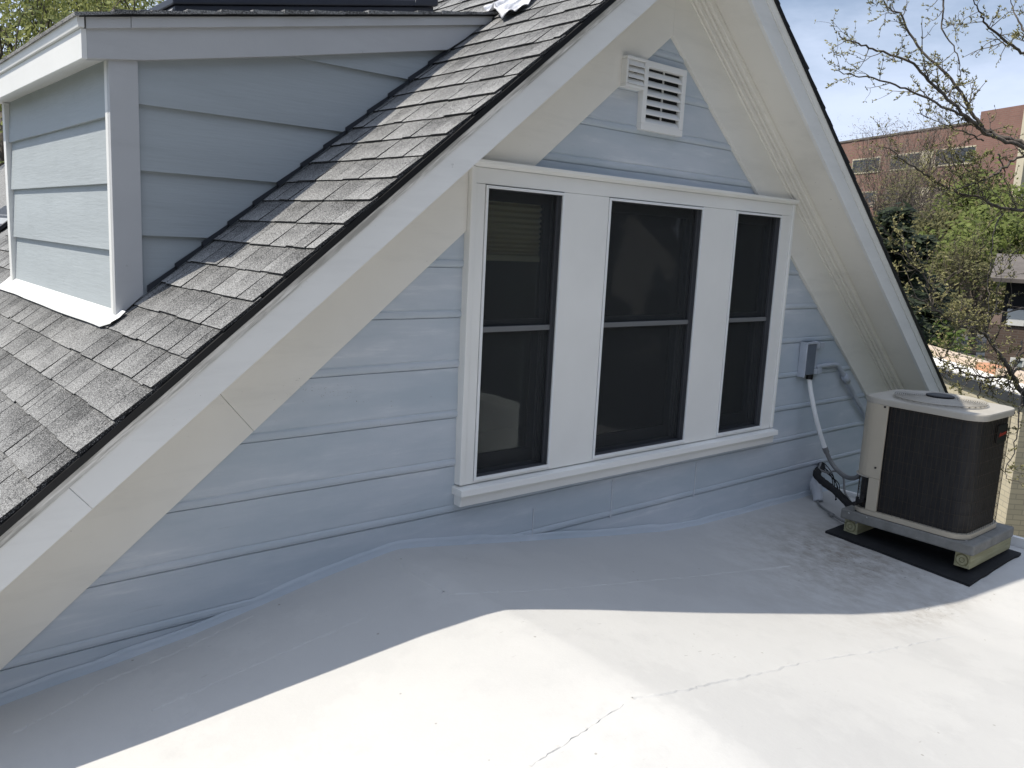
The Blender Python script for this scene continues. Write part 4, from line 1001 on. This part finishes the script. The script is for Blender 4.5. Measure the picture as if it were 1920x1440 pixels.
vs = [tuple(hc+d1*a+d2*y+up*(z-GZ)) for y in (-0.5, 7.5) for a, z in [(-0.15, -0.5), (9.6, -0.5), (9.6, -0.38), (-0.15, -0.38)]]+[tuple(hc+d1*a+d2*3.5+up*(0.42-GZ)) for a in (-0.15, 9.6)]
m.add(vs, [(0,1,2,3),(4,7,6,5),(0,3,7,4),(1,5,6,2),(0,4,5,1),(3,2,9,8),(7,8,9,6),(3,8,7),(2,6,9)]); m.build('roof', M['brown_roof'], bh)
wx0, wx1, wz0, wz1 = 0.72, 2.0, -3.75, -2.85
m = MB()
for a in (hb(wx0, wx1, -0.05, 0.02, wz1-.07, wz1), hb(wx0, wx1, -0.05, 0.02, wz0, wz0+.09), hb(wx0, wx0+.07, -0.049, 0.02, wz0+.09, wz1-.07), hb(wx1-.07, wx1, -0.049, 0.02, wz0+.09, wz1-.07),
          hb((wx0+wx1)/2-.02, (wx0+wx1)/2+.02, -0.04, 0.02, wz0+.09, wz1-.07), hb(wx0+.35, wx0+.385, -0.04, 0.02, wz0+.09, wz1-.07), hb(wx1-.385, wx1-.35, -0.04, 0.02, wz0+.09, wz1-.07), hb(wx0+.07, wx1-.07, -0.038, 0.02, -3.32, -3.28)): m.add(a.v, a.f)
wf = m.build('window', M['white'], bh)
hb(wx0+.05, wx1-.05, -0.012, 0.0, wz0+.05, wz1-.05).build('pane', plain('pale_reflecting_pane', (0.30, 0.34, 0.35), 0.12), wf)

# long red brick building on the skyline
rA = at(1560, 262, 125); rB = at(1850, 239, 105)
zA = (rA.z+rB.z)/2
dr = (rB-rA); dr.z = 0; rl = dr.length; dr.normalize(); dn = Vector((-dr.y, dr.x, 0))
if dn.dot(ray(1700, 400)) < 0: dn = -dn
M['red_brick'] = brick('red_brick', (0.235, 0.125, 0.10), (0.20, 0.108, 0.088), (0.215, 0.155, 0.13), 0.6, 0.2, math.atan2(dr.y, dr.x)); M['stone'] = paint('cream_stone_trim', (0.52, 0.47, 0.36), 0.8, 0.08, 0.6, 0.1)  # brick greyed so that distance haze sits in its colour
M['far_glass'] = plain('dark_far_glass', (0.035, 0.04, 0.045), 0.3)
rb = thing('office_building', 'long red brick building with strip windows on the skyline', 'building', (rA.x, rA.y, GZ))
def rbx(x0, x1, y0, y1, z0, z1):
    m = MB(); c = rA+dr*(x0+x1)/2+dn*(y0+y1)/2; m.obox((c.x, c.y, (z0+z1)/2), dr, dn, up, (x1-x0)/2, (y1-y0)/2, (z1-z0)/2); return m
zT = rA.z*0.5+rB.z*0.5
rbx(-30, rl, 0, 25, GZ, zT).build('wall', M['red_brick'], rb)
rbx(-30.1, rl, -0.12, 25, zT+0.001, zT+0.22).build('coping', M['brown_roof'], rb)
rbx(rl, rl+5.6, -1.0, 25, GZ, zT+0.9).build('tower', M['red_brick'], rb)
rbx(rl+5.6, rl+6.5, -1.2, 25, GZ, zT+1.1).build('stone_pier', M['stone'], rb)
rbx(rl+6.5, rl+24, -0.6, 25, GZ, zT+1.2).build('glazed_bay', plain('grey_green_curtain_wall', (0.16, 0.18, 0.17), 0.35), rb)
rbx(rl+6.5, rl+24, -0.9, 25, zT+1.21, zT+1.8).build('bay_coping', M['stone'], rb)
for r in range(3):
    for k, (a, b) in enumerate(((rl-6.6, rl-1.0), (rl-13.9, rl-9.2), (rl-21, rl-16.0), (rl-30, rl-24.0))):
        z1 = zT-2.5-r*4.2
        fr = rbx(a-0.15, b+0.15, -0.10, 0.05, z1-1.75, z1+0.15)
        w = fr.build('window', M['stone'], rb)
        rbx(a, b, -0.13, -0.101, z1-1.55, z1).build('pane', M['far_glass'], w)
    rbx(rl-9.0, rl-7.0, -0.09, 0.02, zT-4.3-r*4.2, zT-2.3-r*4.2).build('spandrel_panel', M['stone'], rb)

# ------------------------------------------------------------------ trees
def branchwalk(m, p, d, L, r, depth, rr, tips, spread=0.6, up_=0.12, kids=3, sides=5, minr=0.004, wob=0.18):
    n = 5 if depth > 1 else 4; pts = [p.copy()]; rs = [r]; q = p.copy(); dd = d.normalized()
    for i in range(n):
        dd = (dd+Vector((rr.gauss(0, wob), rr.gauss(0, wob), rr.gauss(0, wob)+up_*0.3))).normalized(); q = q+dd*(L/n); pts.append(q.copy()); rs.append(max(minr*0.6, r*(1-0.55*(i+1)/n)))
    m.tube(pts, rs, sides if r > 0.03 else 3, False)
    if depth == 0: tips.append((q.copy(), dd.copy())); return
    for k in range(kids):
        i = rr.randint(2, n) if k else n
        a = rr.uniform(0, 2*math.pi); o = dd.orthogonal().normalized(); o = (Matrix.Rotation(a, 3, dd) @ o)
        nd = (dd+o*spread*rr.uniform(0.6, 1.3)+Vector((0, 0, up_))).normalized()
        branchwalk(m, pts[i], nd, L*rr.uniform(0.58, 0.8), max(minr, rs[i]*0.72), depth-1, rr, tips, spread, up_, kids, sides, minr, wob)
def leafcloud(m, centres, n, size, rr, squash=0.75, thick=0.55):
    for _ in range(n):
        c, rad = rr.choice(centres)
        while True:
            v = Vector((rr.uniform(-1, 1), rr.uniform(-1, 1), rr.uniform(-1, 1)))
            if v.length < 1: break
        v *= rad*(0.45+0.55*v.length); v.z *= squash
        p = c+v
        if noise.noise(p*(1.6/max(rad, .3))) < -0.12: continue
        a = Vector((rr.gauss(0, 1), rr.gauss(0, 1), rr.gauss(0, 1))).normalized(); b = a.orthogonal().normalized(); s = size*rr.uniform(0.55, 1.3)
        t = 0.5+0.35*noise.noise(p*0.9)+rr.uniform(-0.25, 0.25)
        m.add([p-a*s, p+b*s*thick, p+a*s, p-b*s*thick], [(0, 1, 2, 3)], max(0, min(1, t)))
def leafy_tree(name, label, base, hgt, crown_r, leafm, nleaf, lsize, seed, group=None, bark='bark2', depth=3, squash=0.8, low=0.35, cat='tree'):
    rr = random.Random(seed); t = thing(name, label, cat, base, group)
    tips = []; m = MB(); base = Vector(base)
    m.tube([base+Vector((0, 0, -0.1)), base+Vector((0.05*hgt*rr.uniform(-.5, .5), 0.03*hgt, hgt*low))], [hgt*0.028, hgt*0.02], 7, False)
    p0 = Vector(m.v[-1]); p0 = base+Vector((0.0, 0.015*hgt, hgt*low))
    for k in range(5):
        a = k*2*math.pi/5+rr.uniform(-.4, .4); branchwalk(m, p0, Vector((math.cos(a)*0.8, math.sin(a)*0.8, rr.uniform(0.7, 1.5))), hgt*0.26, hgt*0.014, depth-1, rr, tips, 0.65, 0.15, 3, 5, 0.012)
    m.build('trunk', M[bark], t, smooth=True, fix=False)
    cen = []
    for q, d in tips: cen.append((q, crown_r*rr.uniform(0.22, 0.42)))
    for k in range(8):
        a = rr.uniform(0, 6.28); cen.append((base+Vector((math.cos(a)*crown_r*0.6, math.sin(a)*crown_r*0.6, hgt*rr.uniform(low+0.1, 0.85))), crown_r*rr.uniform(.3, .5)))
    lm = MB(); leafcloud(lm, cen, nleaf, lsize, rr, squash); lm.build('crown', M[leafm], t, fix=False)
    return t
def bare_tree(name, label, base, hgt, seed, leafm='leaf_brown', nleaf=2500, lsize=0.10, group=None):
    rr = random.Random(seed); t = thing(name, label, 'tree', base, group); m = MB(); tips = []; base = Vector(base)
    m.tube([base+Vector((0, 0, -.1)), base+Vector((0, 0, hgt*0.3))], [hgt*0.022, hgt*0.016], 6, False)
    for k in range(5):
        a = k*1.256+rr.uniform(-.3, .3); branchwalk(m, base+Vector((0, 0, hgt*0.28)), Vector((math.cos(a)*.55, math.sin(a)*.55, 1.2)), hgt*0.3, hgt*0.010, 4, rr, tips, 0.5, 0.22, 3, 4, 0.012)
    m.build('trunk', M['bark2'], t, fix=False)
    lm = MB(); cen = [(q, hgt*0.06) for q, d in tips]; leafcloud(lm, cen, nleaf, lsize, rr, 1.0, 0.25); lm.build('crown', M[leafm], t, fix=False)
    return t
def gpt(px, dist):
    d = ray(px, 480); k = dist/math.hypot(d.x, d.y); return Vector((EYE.x+d.x*k, EYE.y+d.y*k, GZ))
GT = 'trees between the gardens and the red brick building'
# (px, distance, top pixel)
def topz(px, py, dist): return at(px, py, dist).z-GZ
bare_tree('bare_tree', 'leafless grey brown tree just right of the roof edge, below the red brick building', gpt(1618, 62), topz(1618, 236, 62), 21, group=GT, nleaf=5000)
bare_tree('bare_tree', 'leafless purplish tree in front of the left strip window of the red building', gpt(1690, 70), topz(1690, 246, 70), 22, group=GT, nleaf=5000)
bare_tree('bare_tree', 'leafless tree standing behind the dark conifer', gpt(1655, 52), topz(1655, 300, 52), 23, group=GT, nleaf=4000, leafm='leaf_olive')
bare_tree('bare_tree', 'leafless grey tree in front of the right strip window of the red building', gpt(1765, 72), topz(1765, 262, 72), 26, group=GT, nleaf=4500)
bare_tree('bare_tree', 'leafless tree with brown haze of twigs in front of the brown brick house', gpt(1800, 43), topz(1800, 450, 43), 24, group=GT, nleaf=3500, leafm='leaf_olive')
leafy_tree('green_tree', 'broad light green tree under the end of the red brick building', gpt(1885, 62), topz(1885, 285, 62), 5.5, 'leaf_mid', 9000, 0.20, 31, GT)
leafy_tree('green_tree', 'olive green tree in the middle of the garden trees', gpt(1780, 52), topz(1780, 360, 52), 4.2, 'leaf_olive', 8000, 0.17, 32, GT)
leafy_tree('green_tree', 'green tree behind the roof of the brown brick house', gpt(1850, 47), topz(1850, 375, 47), 4.0, 'leaf_mid', 8000, 0.16, 33, GT)
leafy_tree('green_tree', 'yellowish tree above the conifer tip', gpt(1735, 58), topz(1735, 370, 58), 3.8, 'leaf_olive', 7000, 0.16, 34, GT)
# dark conifers
def conifer(label, base, hgt, rad, seed):
    rr = random.Random(seed); t = thing('conifer', label, 'tree', base, 'dark conifers beyond the roof edge'); base = Vector(base)
    m = MB(); m.tube([base, base+Vector((0.1, 0, hgt*0.5)), base+Vector((0, 0, hgt))], [0.16, 0.10, 0.02], 6, False); lm = MB()
    for k in range(95):
        f = rr.uniform(0.12, 0.98); a = rr.uniform(0, 6.28); L = rad*(1-f*0.85)*rr.uniform(0.6, 1.15); p = base+Vector((0, 0, hgt*f))
        tip = p+Vector((math.cos(a)*L, math.sin(a)*L, -0.12*L+0.25*L*rr.uniform(-.5, .7))); m.tube([p, tip], [0.03, 0.008], 3, False)
        for j in range(60):
            u = rr.uniform(0.15, 1.05); q = p+(tip-p)*u; w = 0.28*L*(1.15-u)+0.1
            q += Vector((rr.gauss(0, w*0.55), rr.gauss(0, w*0.55), rr.gauss(0, 0.10)))
            d = Vector((math.cos(a)+rr.gauss(0, .6), math.sin(a)+rr.gauss(0, .6), rr.gauss(-0.1, .3))).normalized(); b = d.orthogonal().normalized(); s = rr.uniform(0.10, 0.24)
            lm.add([q-d*s, q+b*s*0.25, q+d*s, q-b*s*0.25], [(0, 1, 2, 3)], max(0, min(1, rr.gauss(0.4, .25))))
    m.build('trunk', M['bark2'], t, fix=False); lm.build('crown', M['needle'], t, fix=False)
conifer('tall dark green conifer against the shingled roof edge', gpt(1672, 25), topz(1672, 385, 25), 2.5, 41)
conifer('shorter dark conifer behind the bright bushes', gpt(1722, 28), topz(1722, 440, 28), 2.2, 42)
# bushes and lower growth
BG = 'green bushes behind the garage'
for i, (px, py, ds, r, lab, lm_) in enumerate(((1712, 585, 27, 1.6, 'bright green bush next to the roof edge', 'leaf_bush'), (1752, 600, 32, 1.5, 'green bush right of the bright one, by the lawn', 'leaf_bush'), (1775, 650, 23.5, 1.2, 'low bush just above the garage roof', 'leaf_bush'),
        (1850, 668, 25, 1.1, 'low green bush at the foot of the brown brick wall', 'leaf_bush'), (1905, 690, 24, 0.9, 'low bush under the white framed window', 'leaf_bush'), (1700, 520, 40, 2.4, 'olive shrub behind the conifers', 'leaf_olive'))):
    b = gpt(px, ds); hh = topz(px, py, ds); rr = random.Random(60+i); t = thing('bush', lab, 'bush', b, BG)
    m = MB(); 
    for k in range(7):
        a = rr.uniform(0, 6.28); m.tube([b, b+Vector((math.cos(a)*r*.5, math.sin(a)*r*.5, hh*0.8))], [0.04, 0.012], 4, False)
    m.build('stem', M['bark2'], t, fix=False)
    lm = MB(); cen = [(b+Vector((rr.uniform(-.6, .6)*r, rr.uniform(-.6, .6)*r, hh*rr.uniform(0.25, 0.85))), r*rr.uniform(.4, .6)) for _ in range(9)]
    leafcloud(lm, cen, 4200, 0.085*(ds/25), rr, 0.8); lm.build('foliage', M[lm_], t, fix=False)
# far woodland that reads as one mass
m = MB(); rr = random.Random(77); cen = []
for px in range(1540, 2100, 14):
    ds = rr.uniform(78, 96); p = gpt(px, ds); hgt = rr.uniform(9, 14)
    for k in range(6): cen.append((p+Vector((rr.uniform(-2, 2), rr.uniform(-2, 2), hgt*rr.uniform(0.1, 0.9))), rr.uniform(1.2, 2.4)))
leafcloud(m, cen, 26000, 0.30, rr, 0.9); w = m.build('woodland', M['leaf_brown'], fix=False); tag(w, 'far brown woodland below the red brick building', 'woodland', kind='stuff')

# the budding tree whose limbs reach in from the right
nt = thing('budding_tree', 'nearby tree with bare curving limbs and pale opening buds at the right', 'tree', at(2060, 720, 9.6)*1.0)
nt.location.z = GZ
rr = random.Random(9)
def lp(L, d0, d1):
    n = len(L); return [at(x, y, d0+(d1-d0)*i/(n-1)) for i, (x, y) in enumerate(L)]
TR = lambda z: Vector((nt.location.x, nt.location.y, z))
lower_fork = at(2040, 830, 9.4); main_fork = at(2035, 330, 9.3); mid_fork = at(2045, 430, 9.4)
LIMBS = [ # (pixels from the tip inwards, depth at tip, depth at base, base radius px, fork)
 ([(1575,70),(1610,82),(1645,95),(1705,115),(1740,148),(1775,185),(1820,225),(1843,246),(1874,260),(1920,277)], 7.6, 8.9, 5.5, main_fork),
 ([(1655,0),(1672,18),(1690,30),(1720,85),(1775,140),(1800,172),(1818,205),(1841,236),(1863,252),(1911,265),(1950,280)], 8.6, 9.0, 6, main_fork),
 ([(1562,130),(1600,142),(1630,145),(1680,160),(1720,175),(1780,205),(1818,226)], 7.4, 8.5, 3.2, None),
 ([(1825,0),(1836,20),(1850,45),(1880,72),(1910,95),(1960,130)], 8.2, 9.2, 4.5, main_fork),
 ([(1895,0),(1905,30),(1920,60),(1950,110)], 9.4, 9.3, 4.0, main_fork),
 ([(1795,170),(1800,130),(1790,95),(1765,50),(1770,10),(1760,-20)], 8.9, 8.8, 2.6, None),
 ([(1725,215),(1760,228),(1790,240),(1815,250),(1843,262)], 8.3, 8.8, 2.2, None),
 ([(1660,275),(1695,298),(1725,320),(1745,334),(1770,350),(1800,362),(1840,370),(1870,388),(1920,397)], 8.0, 9.2, 4.5, mid_fork),
 ([(1750,352),(1775,356),(1800,352),(1830,343),(1860,330),(1885,312),(1920,296)], 8.3, 9.1, 3.6, main_fork),
 ([(1790,280),(1805,305),(1820,325),(1832,340)], 8.6, 8.8, 2.4, None), ([(1770,290),(1780,312),(1800,330),(1812,345)], 8.2, 8.7, 1.9, None),
 ([(1838,300),(1832,330),(1836,352),(1848,375),(1862,386)], 8.7, 8.9, 2.6, None),
 ([(1650,420),(1670,444),(1695,470),(1715,496),(1730,510),(1742,540),(1750,575),(1765,588),(1790,604),(1802,612)], 7.6, 8.4, 3.0, None),
 ([(1700,555),(1722,560),(1750,580),(1775,597),(1800,611),(1840,624),(1852,630)], 7.5, 8.7, 4.0, None),
 ([(1810,598),(1830,600),(1845,618),(1860,642),(1880,676),(1900,705),(1922,738)], 8.6, 9.2, 8.0, lower_fork),
 ([(1800,611),(1830,602),(1860,592),(1885,585),(1920,578)], 8.3, 9.3, 2.6, None),
 ([(1752,670),(1785,685),(1810,700),(1850,708),(1885,706),(1930,700)], 8.2, 9.3, 4.2, lower_fork),
 ([(1810,596),(1793,622),(1783,650),(1770,668),(1762,676)], 8.0, 8.3, 1.8, None),
 ([(1840,700),(1838,725),(1834,745)], 8.9, 9.0, 2.0, None), ([(1890,745),(1895,715),(1905,680),(1918,640)], 9.0, 9.3, 2.4, None),
 ([(1862,742),(1866,722),(1880,705),(1900,690),(1920,660)], 9.0, 9.2, 2.2, None), ([(1890,900),(1885,880),(1900,850),(1908,800),(1915,760),(1930,735)], 8.2, 9.2, 2.4, lower_fork),
 ([(1800,735),(1815,715),(1832,706)], 8.6, 8.9, 1.6, None), ([(1760,710),(1772,700),(1790,692),(1812,690)], 8.5, 8.8, 1.6, None),
 ([(1925,395),(1900,372),(1885,340),(1880,310),(1870,290)], 9.2, 9.0, 2.0, None), ([(1870,520),(1860,480),(1865,430),(1880,400)], 8.7, 9.1, 2.0, None),
 ([(1850,600),(1855,560),(1852,520),(1862,485)], 8.5, 8.8, 1.8, None), ([(1905,470),(1885,500),(1870,540),(1868,575),(1858,596)], 9.2, 8.9, 1.7, None)]
tm = MB(); bd_ = MB(); tipn = 0
def bud(p, d, s):
    for k in range(rr.randint(2, 4)):
        a = (d+Vector((rr.gauss(0, .7), rr.gauss(0, .7), rr.gauss(0.2, .6)))).normalized(); b = a.orthogonal().normalized(); c = a.cross(b); L = s*rr.uniform(0.7, 1.5)
        bd_.add([p, p+a*L*.5+b*L*.22, p+a*L, p+a*L*.5-b*L*.22, p+a*L*.5+c*L*.2], [(0, 1, 2, 3), (0, 1, 4), (1, 2, 4), (2, 3, 4), (3, 0, 4)], rr.uniform(0.1, 1))
def twig(p, d, L, r, depth):
    n = 5; pts = [p.copy()]; q = p.copy(); dd = d.normalized()
    for i in range(n):
        dd = (dd+Vector((rr.gauss(0, .24), rr.gauss(0, .24), rr.gauss(0.05, .24)))).normalized(); q = q+dd*L/n; pts.append(q.copy())
    tm.tube(pts, [r*(1-0.6*i/n) for i in range(n+1)], 4, False)
    for i in range(1, n+1):
        if rr.random() < (0.42 if depth else 0.55) or i == n: bud(pts[i], dd, 0.024)
        if depth and rr.random() < 0.62:
            o = Matrix.Rotation(rr.uniform(0, 6.28), 3, dd) @ dd.orthogonal().normalized(); twig(pts[i], dd*0.8+o*0.9, L*rr.uniform(.4, .7), r*0.62, depth-1)
for L, da, db_, rp, fork in LIMBS:
    P = lp(L, da, db_)
    if fork is not None: P = P+[fork]
    n = len(P); rb_ = rp*9.0/FPX*0.62
    for i, p in enumerate(P):
        if 0 < i < n-1 or fork is None: P[i] = p+Vector((0, 0, 0))
    Q = cpts(P, 5); nq = len(Q)
    rs = [max(0.0035, rb_*(0.22+0.78*(i/(nq-1))**0.8)) for i in range(nq)]
    Q = [q+Vector((rr.gauss(0, .006), rr.gauss(0, .006), rr.gauss(0, .006))) for q in Q]
    tm.tube(Q, rs, 7, False)
    for i in range(nq):
        f = i/(nq-1)
        if rr.random() < (0.50 if f < 0.7 else 0.26):
            d = (Q[min(i+1, nq-1)]-Q[max(i-1, 0)]).normalized()*-1; o = Matrix.Rotation(rr.uniform(0, 6.28), 3, d) @ d.orthogonal().normalized()
            twig(Q[i], d*0.7+o+Vector((0, 0, 0.25)), rr.uniform(.10, .34), max(0.0028, min(rs[i]*0.5, 0.006)), 1)
    bud(Q[0], (Q[0]-Q[1]).normalized(), 0.03)
for a, b, r0_, r1_ in ((TR(GZ-0.1), lower_fork, 0.16, 0.13), (lower_fork, mid_fork, 0.11, 0.09), (mid_fork, main_fork, 0.09, 0.075), (main_fork, at(2010, 150, 9.5), 0.06, 0.04)):
    tm.tube(cpts([a, (a+b)/2+Vector((0.05, 0.03, 0)), b], 5), [r0_+(r1_-r0_)*i/10 for i in range(11)], 9, False)
tm.build('trunk', M['bark'], nt, smooth=True, fix=False); bd_.build('bud', M['bud'], nt, fix=False)['kind'] = 'stuff'

# trees behind the house, over the dormer roof
HT = 'sunlit trees behind the dormer'
def gp2(px, dist):
    d = ray(px, 40); k = dist/math.hypot(d.x, d.y); return Vector((EYE.x+d.x*k, EYE.y+d.y*k, GZ))
for i, (px, ds, topy, r, n, lab, lm_) in enumerate(((10, 19, -260, 3.4, 12000, 'large yellow green tree at the far left above the dormer eave', 'leaf_fresh'), (95, 24, -190, 3.2, 9000, 'airy tree with dark limbs right of the large yellow green one', 'leaf_fresh'),
        (185, 27, -60, 2.6, 7000, 'smaller young leafed tree just left of the skylight', 'leaf_fresh'), (-110, 26, -300, 3.6, 8000, 'tall tree whose crown edge shows at the far left', 'leaf_mid'))):
    leafy_tree('green_tree', lab, gp2(px, ds), at(px, topy, ds).z-GZ, r, lm_, n*2, 0.062, 90+i, HT, bark='bark', depth=4, low=0.42)

# unseen dark trees added to cut sky light on shaded walls; panes mirror them
m = MB(); rr = random.Random(123); cen = []
for k in range(46):
    x = -26+k*1.35+rr.uniform(-1, 1); y = rr.uniform(-24, -15)
    for j in range(6): cen.append((Vector((x+rr.uniform(-1.5, 1.5), y+rr.uniform(-1.5, 1.5), GZ+rr.uniform(0.5, 15))), rr.uniform(1.4, 2.6)))
rq = ray(1175, 545); rq = Vector((rq.x, -rq.y, 0)).normalized(); hp = Vector((3.45, 0, 0))+rq*24
for k in range(16):  # more unseen trees, added at the right to block sky light there
    x = 15+0.7*(k % 6)+rr.uniform(-1, 1); y = -13+0.62*k+rr.uniform(-.6, .6)
    for j in range(6): cen.append((Vector((x+rr.uniform(-1.2, 1.2), y+rr.uniform(-1.2, 1.2), GZ+rr.uniform(0.5, 14))), rr.uniform(1.2, 2.0)))
def offline(c):
    v = c-Vector((3.45, 0, 0)); v.z = 0; return (v-rq*v.dot(rq)).length
cen = [q for q in cen if offline(q[0]) > 3.2 or q[0].z < -3.2 or (q[0].z > 2.2 and rr.random() < 0.7) or rr.random() < 0.10]
leafcloud(m, cen, 19000, 0.6, rr, 1.0, 0.7); w = m.build('woodland', M['needle'], fix=False); tag(w, 'unseen dark belt of trees added to cut sky light, mirrored in the panes', 'woodland', kind='stuff')

nh = thing('white_house', 'pale gabled house facing the gable, seen only mirrored in the middle pane', 'house', (hp.x, hp.y, GZ))
q1 = Vector((-rq.y, rq.x, 0)); q2 = rq
def nb(x0, x1, y0, y1, z0, z1):
    m = MB(); c = hp+q1*(x0+x1)/2+q2*(y0+y1)/2; m.obox((c.x, c.y, (z0+z1)/2), q1, q2, up, (x1-x0)/2, (y1-y0)/2, (z1-z0)/2); return m
m = nb(-2.6, 2.6, 0, 8, GZ, -0.9)
pk = [(-2.6, -0.9), (2.6, -0.9), (0, 1.6)]
vs = [tuple(hp+q1*a+q2*y+up*z) for y in (0.0, 8.0) for a, z in pk]; m.add(vs, [(0, 1, 2), (3, 5, 4), (0, 3, 4, 1), (1, 4, 5, 2), (2, 5, 3, 0)]); m.build('wall', M['white'], nh)
m = MB()
for sgn in (-1, 1):
    vs = [tuple(hp+q1*a+q2*y+up*z) for y in (-0.4, 8.4) for a, z in ((0, 1.63), (sgn*3.1, -1.33), (sgn*3.1, -1.2), (0, 1.78))]
    m.add(vs, [(0, 1, 2, 3), (7, 6, 5, 4), (0, 4, 5, 1), (1, 5, 6, 2), (2, 6, 7, 3), (3, 7, 4, 0)])
m.build('roof', M['brown_roof'], nh)
for x in (-1.3, 0.6):
    w = nb(x-0.08, x+0.88, -0.06, -0.002, -2.9, -1.4).build('window', M['alu_grey'], nh); nb(x, x+0.8, -0.09, -0.061, -2.8, -1.5).build('pane', M['far_glass'], w)
# dead leaf scraps and grit blown about the white roof
m = MB(); rr = random.Random(55)
for k in range(260):
    if k < 120: x = rr.gauss(1.50, 0.13); y = rr.gauss(-0.27, 0.11)
    else: x = rr.uniform(0.15, 1.88); y = rr.uniform(-0.85, -0.02)
    if not (0.1 < x < 1.88 and -0.9 < y < -0.012) or (x > 1.60 and y > -0.465): continue
    z = hroof(x, y)+cant(x, y)+0.0006; a = rr.uniform(0, 6.28); L = rr.uniform(0.0008, 0.0034 if k < 120 else 0.0022); w_ = L*rr.uniform(0.25, 0.7); c, q = math.cos(a), math.sin(a); h = L*rr.uniform(0.1, 0.4)
    m.add([(x-c*L, y-q*L, z), (x+q*w_, y-c*w_, z+h*.3), (x+c*L, y+q*L, z+h), (x-q*w_, y+c*w_, z+h*.3), (x, y, z+h)], [(0, 1, 4), (1, 2, 4), (2, 3, 4), (3, 0, 4)])
ll = m.build('leaf_litter', paint('dead_leaf_brown', (0.13, 0.095, 0.06), 0.9, 0.4, 60, 0.0)); tag(ll, 'scattered dead leaf scraps and grit on the white roof', 'leaf litter', kind='stuff')
